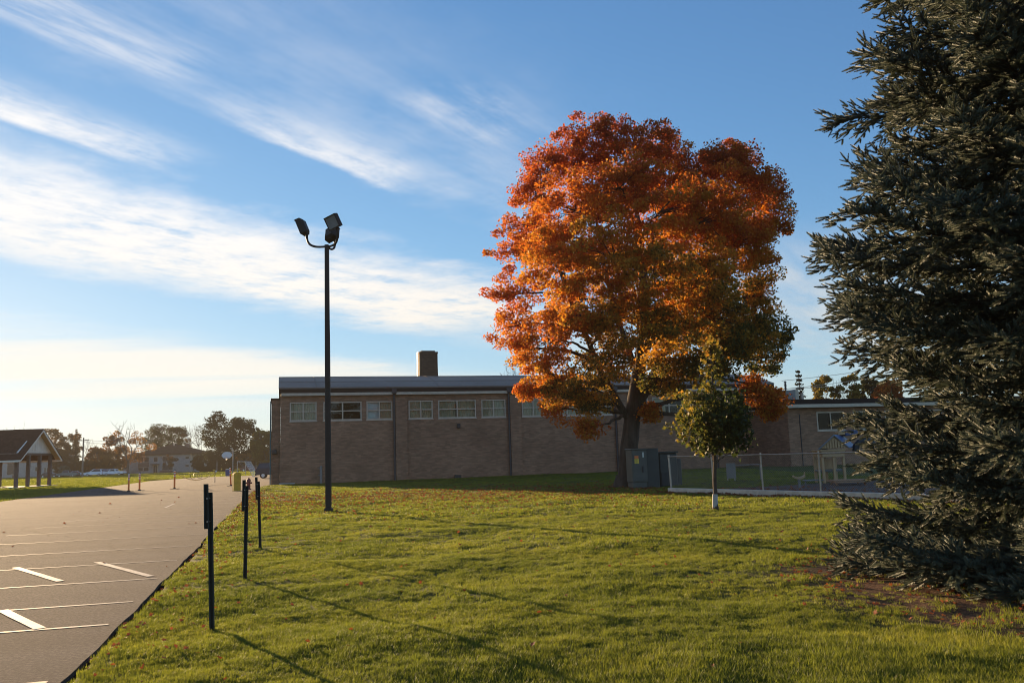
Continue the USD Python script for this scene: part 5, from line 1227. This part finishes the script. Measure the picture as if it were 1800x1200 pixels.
# ------------------------------------------------------------------ utility pole and wires
def build_wires():
    b = G(144.5, 838.5); Y = b[1]; H = P(144, 769, Y)[2]
    u = thing('utility_pole', 'grey wooden utility pole standing by the far street', 'utility pole', b, 0)
    part(u, 'pole', MB().tube([(0, 0, 0), (0, 0, H)], [0.20, 0.13], 8), 'utility_wood')
    part(u, 'crossarm', MB().rbox(-1.2, 1.2, -0.07, 0.07, H - 0.7, H - 0.55, 0.02), 'utility_wood')
    for x in (-1.1, -0.5, 0.5, 1.1): part(u, 'insulator', MB().tube([(x, 0, H - 0.55), (x, 0, H - 0.35)], 0.06, 6), 'pole_grey')
    for k, (z0, px, py) in enumerate(((H - 0.4, 235, 766), (H - 0.9, 240, 772))):
        a = b + (0, 0, z0); c = P(px, py, Y + 20); q = np.linspace(0, 1, 20)[:, None]; pts = a + (c - a) * q; pts[:, 2] -= 0.7 * 4 * (q * (1 - q))[:, 0]
        solo('power_wire', MB().tube(pts, 0.03, 4), 'downspout', ('upper' if k == 0 else 'lower') + ' power wire running right from the far utility pole', 'wire')
    for k, ((x0, y0), (x1, y1)) in enumerate((((1434, 676), (1560, 655)), ((1434, 661), (1560, 641)), ((1300, 684), (1440, 682)))):
        Yw = (80, 80, 90)[k]; a, c = P(x0 - 60 * (k < 2), y0 + 8 * (k < 2), Yw), P(x1 + 60, y1 - 6, Yw - 6); q = np.linspace(0, 1, 20)[:, None]; pts = a + (c - a) * q; pts[:, 2] -= 0.15 * 4 * (q * (1 - q))[:, 0]
        solo('overhead_cable', MB().tube(pts, 0.022, 5), 'white_trim', ('lower pale cable crossing before the yellow-green trees', 'upper pale cable crossing before the yellow-green trees', 'thin cable over the wing roof beside the maple')[k], 'wire')
build_wires()

# ------------------------------------------------------------------ far houses
def house_window(parent, x0, x1, z0, z1, y, m='window_dark'):
    w = part(parent, 'window', MB().box(x0, x1, y - 0.06, y - 0.002, z0, z1), 'white_trim')
    part(w, 'pane', MB().box(x0 + 0.1, x1 - 0.1, y - 0.075, y - 0.061, z0 + 0.1, z1 - 0.1), m)
    return w
def hip_roof(x0, x1, y0, y1, z, h, ov=0.6, rin=None):
    x0, x1, y0, y1 = x0 - ov, x1 + ov, y0 - ov, y1 + ov; r = (y1 - y0) / 2 if rin is None else rin; ym = (y0 + y1) / 2
    m = MB(); v = [(x0, y0, z), (x1, y0, z), (x1, y1, z), (x0, y1, z), (x0 + r, ym, z + h), (x1 - r, ym, z + h)]
    m.hull(v + [(a, b, z - 0.2) for a, b, _ in v[:4]]); return m
def build_houses():
    # pale two-storey house in the middle distance
    Y = 246.0; b = P(296, 831, Y); b[2] = -0.10; s = Y / FPX
    h = thing('pale_house', 'pale two-storey house with dark hip roof beyond the field', 'house', b, 0)
    X = lambda px: (px - 296) * s
    top = 5.4; e = 834
    def Z(py): return P(296, py, Y)[2]
    part(h, 'wall', MB().box(X(240), X(335), 0, 11, 0, top), 'white_siding')
    part(h, 'side_wing', MB().box(X(212), X(240) - 0.01, 1.2, 9, 0, 4.9), 'white_siding')
    part(h, 'right_wing', MB().box(X(335) + 0.01, X(347), 1.5, 9, 0, top - 0.2), 'white_siding')
    rf = part(h, 'roof', hip_roof(X(238), X(345), 0, 11, top + 0.2, 2.9, 0.7, 9.0), 'dark_shingles')
    part(rf, 'chimney', MB().box(X(313), X(318), 5, 6, top + 1.0, top + 3.2), 'house_brick')
    part(rf, 'vent_pipe', MB().tube([(X(294), 4.5, top + 2), (X(294), 4.5, top + 3.4)], 0.22, 6), 'white_trim')
    part(h, 'low_roof', hip_roof(X(212), X(239), 1.2, 9, 5.1, 1.3, 0.4, 3.0), 'dark_shingles')
    part(h, 'brick_panel', MB().box(X(243), X(262), -0.10, -0.005, 1.95, 3.15), 'house_brick', 'brown panel between the upper and lower windows')
    for a, c in ((243, 252), (253, 262)):
        house_window(h, X(a), X(c), 3.25, 4.85, 0.0); house_window(h, X(a), X(c), 0.75, 1.85, 0.0)
    house_window(h, X(270), X(277), 3.3, 4.8, 0.0); house_window(h, X(285), X(304), 3.3, 4.9, 0.0); house_window(h, X(285), X(304), 0.8, 2.4, 0.0)
    house_window(h, X(325), X(332), 3.9, 4.6, 0.0); house_window(h, X(325), X(332), 1.6, 2.3, 0.0); house_window(h, X(214), X(222), 1.4, 2.5, 1.2)
    d = part(h, 'door', MB().box(X(269), X(278), -0.16, -0.005, 0, 2.5), 'white_trim', 'white framed entrance')
    part(d, 'door_leaf', MB().box(X(270.5), X(273.2), -0.20, -0.161, 0.1, 2.2).box(X(274), X(276.6), -0.20, -0.161, 0.1, 2.2), 'window_dark')
    part(d, 'canopy', MB().box(X(267), X(280), -1.2, -0.005, 2.52, 2.72), 'dark_shingles')
    part(h, 'porch_brick', MB().box(X(282), X(303), -0.5, -0.005, 0, 0.70), 'house_brick')
    part(h, 'corner_board', MB().box(X(334), X(336), -0.08, -0.004, 0, top), 'white_trim')
    # white house behind the shelter
    Y = 236.0; b = P(50, 840, Y); b[2] = -0.10; s = Y / FPX; X = lambda px: (px - 50) * s
    h = thing('white_house', 'white house with garage seen behind the picnic shelter', 'house', b, 0)
    part(h, 'wall', MB().box(X(-60), X(97), 0, 10, 0, 6.6), 'white_siding')
    part(h, 'roof', hip_roof(X(-60), X(97), 0, 10, 6.8, 2.6, 0.6, 7.0), 'dark_shingles')
    house_window(h, X(12), X(32), 1.0, 4.4, 0.0); house_window(h, X(61), X(65), 4.6, 5.8, 0.0); house_window(h, X(61), X(65), 1.7, 3.0, 0.0)
    for a in (77, 81.5): house_window(h, X(a), X(a + 3), 4.3, 5.6, 0.0); house_window(h, X(a), X(a + 3), 1.4, 2.8, 0.0)
    part(h, 'garage_door', MB().box(X(22), X(32), -0.12, -0.005, 0.0, 0.9), 'house_brick'); part(h, 'door', MB().box(X(65.5), X(68), -0.1, -0.005, 0, 2.1), 'brown_post')
    house_window(h, X(-20), X(-2), 3.2, 5.0, 0.0); part(h, 'corner_board', MB().box(X(92), X(96), -0.08, -0.004, 0, 6.5), 'white_trim')
    # grey garage beyond the soccer goal
    Y = 226.0; b = P(470, 832, Y); b[2] = -0.10
    h = thing('grey_garage', 'grey garage beyond the soccer goal beside the school corner', 'garage', b, 0)
    part(h, 'wall', MB().box(-3.2, 5, 0, 7, 0, 4.6), 'white_siding'); part(h, 'roof', hip_roof(-3.2, 5, 0, 7, 4.8, 1.5, 0.4, 3.2), 'dark_shingles'); part(h, 'door', MB().box(-2.6, 1.5, -0.1, -0.005, 0, 2.4), 'trailer_grey')
build_houses()

# ------------------------------------------------------------------ cars
def car(name, label, cat, loc, rz, paint_, kind='sedan', scale=1.0):
    """a car along +x, 4.6 m long"""
    t = thing(name, label, cat, loc, rz)
    pr = {'sedan': ([(-2.25, .35), (-2.3, .75), (-1.95, .95), (-1.45, .98), (1.0, .98), (2.0, .85), (2.3, .65), (2.28, .35)], [(-1.75, .97), (-1.0, 1.42), (0.3, 1.44), (1.15, .97)]),
          'suv': ([(-2.2, .40), (-2.28, .85), (-2.2, 1.10), (-1.9, 1.12), (1.0, 1.10), (2.0, 1.02), (2.3, .80), (2.28, .40)], [(-2.15, 1.11), (-1.80, 1.72), (0.1, 1.76), (1.0, 1.11)]),
          'pickup': ([(-2.7, .45), (-2.7, 1.05), (-0.6, 1.08), (1.2, 1.08), (2.4, 1.0), (2.6, .8), (2.58, .45)], [(-0.65, 1.07), (-0.5, 1.72), (0.6, 1.74), (1.25, 1.07)])}[kind]
    body, cab = pr; W = 0.90
    def shell(poly, w0, w1, z0, z1):
        m = MB(); P0 = [(x, z) for x, z in poly]; pts = []
        for x, z in P0:
            w = w0 + (w1 - w0) * np.clip((z - z0) / max(z1 - z0, 1e-6), 0, 1); pts += [(x, -w, z), (x, w, z)]
        n = len(P0); v = pts; f = []
        for i in range(n):
            j = (i + 1) % n; f += [(2 * i, 2 * j, 2 * j + 1), (2 * i, 2 * j + 1, 2 * i + 1)]
        cx = [np.mean([p[0] for p in P0]), np.mean([p[1] for p in P0])]; wc = w0 + (w1 - w0) * np.clip((cx[1] - z0) / max(z1 - z0, 1e-6), 0, 1)
        v = v + [(cx[0], -wc, cx[1]), (cx[0], wc, cx[1])]
        for i in range(n):
            j = (i + 1) % n; f += [(2 * i, 2 * n, 2 * j), (2 * i + 1, 2 * j + 1, 2 * n + 1)]
        return m.add(v, f)
    part(t, 'body', shell(body, W, W * 0.97, 0.4, 1.1), paint_, smooth=35)
    z0, z1 = cab[0][1], max(z for _, z in cab)
    part(t, 'cabin', shell(cab, W * 0.93, W * 0.76, z0, z1), paint_)
    def inset(poly, k):
        c = np.mean(poly, 0); return [tuple(c + (np.array(p) - c) * k) for p in poly]
    win = inset(cab, 0.80); win = [(x, max(z, z0 + 0.05)) for x, z in win]
    part(t, 'side_window', shell(win, W * 0.93 + 0.012, W * 0.76 + 0.012, z0, z1), 'window_dark')
    a, b_ = np.array(cab[0]), np.array(cab[1]); c, d = np.array(cab[2]), np.array(cab[3])
    for q0, q1, nm in ((b_, a, 'rear_window'), (c, d, 'windscreen')):
        o = np.array([q1[1] - q0[1], -(q1[0] - q0[0])]); o /= np.linalg.norm(o); o = o if (o @ (q0 - np.mean(cab, 0))) > 0 else -o
        g0, g1 = q0 + (q1 - q0) * 0.12 + o * 0.012, q0 + (q1 - q0) * 0.88 + o * 0.012
        part(t, nm, MB().add([(g0[0], -.60, g0[1]), (g0[0], .60, g0[1]), (g1[0], .72, g1[1]), (g1[0], -.72, g1[1])], [(0, 1, 2, 3)]), 'window_dark')
    L0, L1 = body[0][0], body[-1][0]; wb = 1.4 if kind != 'pickup' else 1.65
    for x in (-wb, wb):
        for y in (-W + 0.08, W - 0.08):
            w = part(t, 'wheel', MB().tube([(x, y - 0.11, .34), (x, y + 0.11, .34)], 0.34, 16), 'rubber')
            sg = np.sign(y); part(w, 'hub', MB().tube([(x, y + sg * 0.105, .34), (x, y + sg * 0.125, .34)], 0.20, 10), 'alloy')
    zt = body[1][1]
    for y in (-0.66, 0.66):
        part(t, 'tail_light', MB().rbox(L0 - 0.06, L0 + 0.10, y - 0.14, y + 0.14, zt - 0.02, zt + 0.22 if kind == 'suv' else zt + 0.12, 0.02), 'tail_red')
        part(t, 'headlight', MB().rbox(L1 - 0.14, L1 + 0.05, y - 0.18, y + 0.18, 0.62, 0.80, 0.02), 'lamp_clear')
    part(t, 'bumper', MB().rbox(L0 - 0.08, L0 + 0.1, -0.86, 0.86, 0.36, 0.58, 0.03).rbox(L1 - 0.12, L1 + 0.05, -0.86, 0.86, 0.34, 0.56, 0.03), 'black')
    return t
def build_cars():
    b = G(486, 839.5); b[2] = 0.0
    car('parked_suv', 'dark navy sport utility vehicle half hidden behind the school corner', 'car', b, 12.0, 'car_navy', 'suv')
    Y = 214.0
    def at(px, Yd=Y): q = P(px, 836, Yd); q[2] = -0.10; return q
    car('parked_van', 'white car parked across the field before the grey trailer', 'car', at(166), 185, 'car_white', 'suv')
    car('parked_sedan', 'dark sedan parked behind the right post of the picnic shelter', 'car', at(88), 5, 'car_black', 'sedan')
    car('parked_pickup', 'dark green pickup truck left of the utility pole', 'pickup', at(119), 183, 'car_green', 'pickup')
    car('white_sedan', 'white sedan left of the utility pole behind the pickup', 'car', at(134, 217), 30, 'car_white', 'sedan')
    car('white_pickup', 'white pickup truck right of the grey trailer', 'pickup', at(201), 178, 'car_white', 'pickup')
    car('red_car', 'dark red car seen beyond the soccer goal', 'car', P(441, 833, 190) * (1, 1, 0), 4, 'car_red', 'sedan')
    t = thing('box_trailer', 'grey box trailer between the white car and white pickup', 'trailer', at(184, 216), 2)
    part(t, 'box', MB().rbox(-0.9, 0.9, -1.0, 1.0, 0.45, 1.75, 0.04), 'trailer_grey'); part(t, 'door', MB().rbox(-0.8, 0.8, -1.03, -1.001, 0.55, 1.65, 0.01), 'trailer_grey')
    for x in (-0.3, 0.3): part(t, 'wheel', MB().tube([(x, -1.06, 0.32), (x, -0.9, 0.32)], 0.3, 12), 'rubber')
    part(t, 'tongue', MB().tube([(0.9, 0, 0.4), (1.7, 0, 0.4)], 0.06, 5), 'black')
build_cars()

# ------------------------------------------------------------------ playground behind the fence
def build_playground():
    Y = 34.0; s = Y / FPX
    o = P(1465, 800, Y); zg = 0.12; o[2] = zg
    def L(px, py, dy=0.0): return P(px, py, Y + dy) - o
    t = thing('playhouse', 'tan plastic playhouse with blue roof and slide behind the fence', 'playhouse', o, 0)
    za, ze = L(1465, 765)[2], L(1465, 788)[2]
    xa, xl, xr = L(1465, 765)[0], L(1439, 788)[0], L(1491, 785)[0]
    zl, zr = L(1439, 788)[2], L(1491, 785)[2]
    sk = 0.34                                                       # the house stands turned, so its long side runs right and back
    dv = np.array([0.80, 1.15, 0.0])
    def slab(pts, th, up_): return MB().hull([np.array(p) + q for p in pts for q in ((0, 0, 0), up_)])
    gl, gr, ga = np.array([xl + .05, 0, zl - .02]), np.array([xr - .05, 0.05, zr - .02]), np.array([xa, 0, za - .05])
    gb = part(t, 'gable', MB().hull([p + q for p in (gl, gr, ga) for q in (np.zeros(3), np.array([0.04, 0.06, 0]))]), 'tan_plastic')
    for k in range(9):
        x = gl[0] + (gr[0] - gl[0]) * (k + 1) / 10; zt = np.interp(x, [gl[0], ga[0], gr[0]], [gl[2], ga[2], gr[2]])
        part(gb, 'slat', MB().box(x - 0.035, x + 0.035, -0.02, -0.001, gl[2] + 0.02, max(zt - 0.05, gl[2] + 0.05)), 'tan_plastic')
    for a, b_ in ((np.array([xl - 0.03, 0, zl - .05]), np.array([xa, 0, za])), (np.array([xr + .03, 0.05, zr - .04]), np.array([xa, 0, za]))):
        part(t, 'roof_edge', MB().tube([a - (0, .05, 0), b_ - (0, .05, 0)], 0.03, 6), 'grey_plastic')
        part(t, 'roof_panel', MB().hull([p + q for p in (a, b_, a + dv, b_ + dv) for q in (np.zeros(3), np.array([0, 0, 0.035]))]), 'blue_plastic')
    for z0, z1, w in ((-0.10, -0.03, 0.0), (-0.20, -0.11, 0.04), (-0.34, -0.21, 0.07)):
        part(t, 'beam', MB().rbox(xl + .06 + w, xr - .10 - w, 0.0, 1.1, ze + z0, ze + z1, 0.01), 'tan_plastic')
    for x in (xl + .16, (xl + xr) / 2, xr - .2):
        for y in (0.1, 1.0): part(t, 'post', MB().rbox(x - 0.05, x + 0.05, y - 0.05, y + 0.05, 0.0, ze - 0.345, 0.01), 'tan_plastic')
    part(t, 'deck', MB().rbox(xl + .1, xr - .1, 0.16, 0.94, 0.45, 0.53, 0.02), 'grey_plastic'); part(t, 'side_panel', MB().rbox(xl + .22, xr - .26, 0.98, 1.02, 0.54, 0.95, 0.01), 'tan_plastic')
    c0, c1 = L(1470, 762, 0.9), L(1502, 760, 1.1)
    part(t, 'dormer', MB().rbox(c0[0], c0[0] + 0.30, 0.70, 1.1, c0[2] - 0.06, c0[2] + 0.09, 0.02), 'tan_plastic'); part(t, 'ridge_cap', MB().rbox(c0[0] + 0.31, c1[0], 0.72, 1.15, c0[2] - 0.10, c0[2] + 0.13, 0.03), 'blue_plastic')
    cc = L(1524, 792, 0.5); th = np.linspace(0, math.pi, 14)
    part(t, 'slide_tunnel', MB().tube([cc + np.array([math.cos(q) * 0.42, 0.15, math.sin(q) * 0.42]) for q in th], 0.13, 10), 'black')
    part(t, 'slide', MB().hull([cc + p for p in ((0.3, -0.2, 0), (0.3, 0.5, 0), (0.4, -.2, 0), (0.4, .5, 0), (1.7, -0.2, -1.25), (1.7, 0.5, -1.25), (1.8, -.2, -1.25), (1.8, .5, -1.25))]), 'black')
    # picnic table
    Yt = 32.0; q = P(1490, 846, Yt); q[2] = zg
    b = thing('picnic_table', 'small wooden picnic table behind the fence beside the playhouse', 'picnic table', q, -8)
    zt = P(1490, 842, Yt)[2] - zg
    for k in range(4): part(b, 'plank', MB().rbox(-0.62, 0.62, -0.34 + k * 0.17, -0.18 + k * 0.17, zt - 0.04, zt, 0.006), 'picnic_wood')
    for y in (-0.66, 0.66): part(b, 'bench_plank', MB().rbox(-0.62, 0.62, y - 0.12, y + 0.12, zt * 0.55, zt * 0.55 + 0.04, 0.006), 'picnic_wood')
    for x in (-0.5, 0.5):
        part(b, 'leg_frame', MB().tube([(x, -0.6, 0), (x, -0.15, zt - 0.05)], 0.035, 5).tube([(x, 0.6, 0), (x, 0.15, zt - 0.05)], 0.035, 5).tube([(x, -0.72, zt * 0.52), (x, 0.72, zt * 0.52)], 0.03, 5), 'picnic_wood')
    # curved rocking toy and a low rail
    Yr = 31.0; c = P(1404, 836, Yr)
    r = thing('rocker_toy', 'pale curved plastic rocker seen through the chain-link fence', 'rocker', (c[0], c[1], zg), -5)
    zz = c[2] - zg; th = np.linspace(-2.5, -0.64, 12)
    arc = MB()
    pts = [(math.cos(a) * 0.27, math.sin(a) * 0.24 + zz + 0.12) for a in th]; inn = [(math.cos(a) * 0.25, math.sin(a) * 0.16 + zz + 0.12) for a in th[::-1]]
    part(r, 'shell', arc.prism(pts + inn, -0.12, 0.12, 'y'), 'tan_plastic'); part(r, 'pedestal', MB().tube([(0, 0, 0), (0, 0, zz - 0.11)], 0.05, 8), 'grey_plastic')
    part(r, 'handle', MB().tube([(0.20, 0, zz + 0.02), (0.22, 0, zz + 0.14)], 0.02, 6), 'tan_plastic')
    Yb = 33.0; q0, q1 = P(1412, 843, Yb), P(1446, 842, Yb)
    bm = thing('low_bench', 'low white bench rail behind the fence left of the picnic table', 'bench', (q0[0], q0[1], zg), 0)
    part(bm, 'seat', MB().rbox(0, q1[0] - q0[0], -0.12, 0.12, q0[2] - zg - 0.05, q0[2] - zg, 0.01), 'grey_plastic')
    for x in (0.08, q1[0] - q0[0] - 0.08): part(bm, 'leg', MB().tube([(x, 0, 0), (x, 0, q0[2] - zg - 0.05)], 0.03, 6), 'grey_plastic')
    # pale board near the wall
    Yp = 40.0; q0, q1 = P(1276, 814, Yp), P(1294, 840, Yp)
    nb_ = thing('notice_board', 'pale panel on posts in the shade behind the fence', 'board', (q0[0], q0[1], zg), 0)
    w = q1[0] - q0[0]
    part(nb_, 'panel', MB().rbox(0, w, -0.02, 0.02, q1[2] - zg, q0[2] - zg, 0.006), 'pole_grey')
    for x in (0.05, w - 0.05): part(nb_, 'post', MB().tube([(x, 0.05, 0), (x, 0.05, q0[2] - zg)], 0.03, 6), 'galvanised')
    part(nb_, 'side_rail', MB().tube([(w + .02, 0, q0[2] - zg - 0.1), (w + 1.2, 0.1, q0[2] - zg - 0.1)], 0.025, 6).tube([(w + 1.2, 0.1, 0), (w + 1.2, 0.1, q0[2] - zg - 0.1)], 0.025, 6), 'pole_grey')
build_playground()
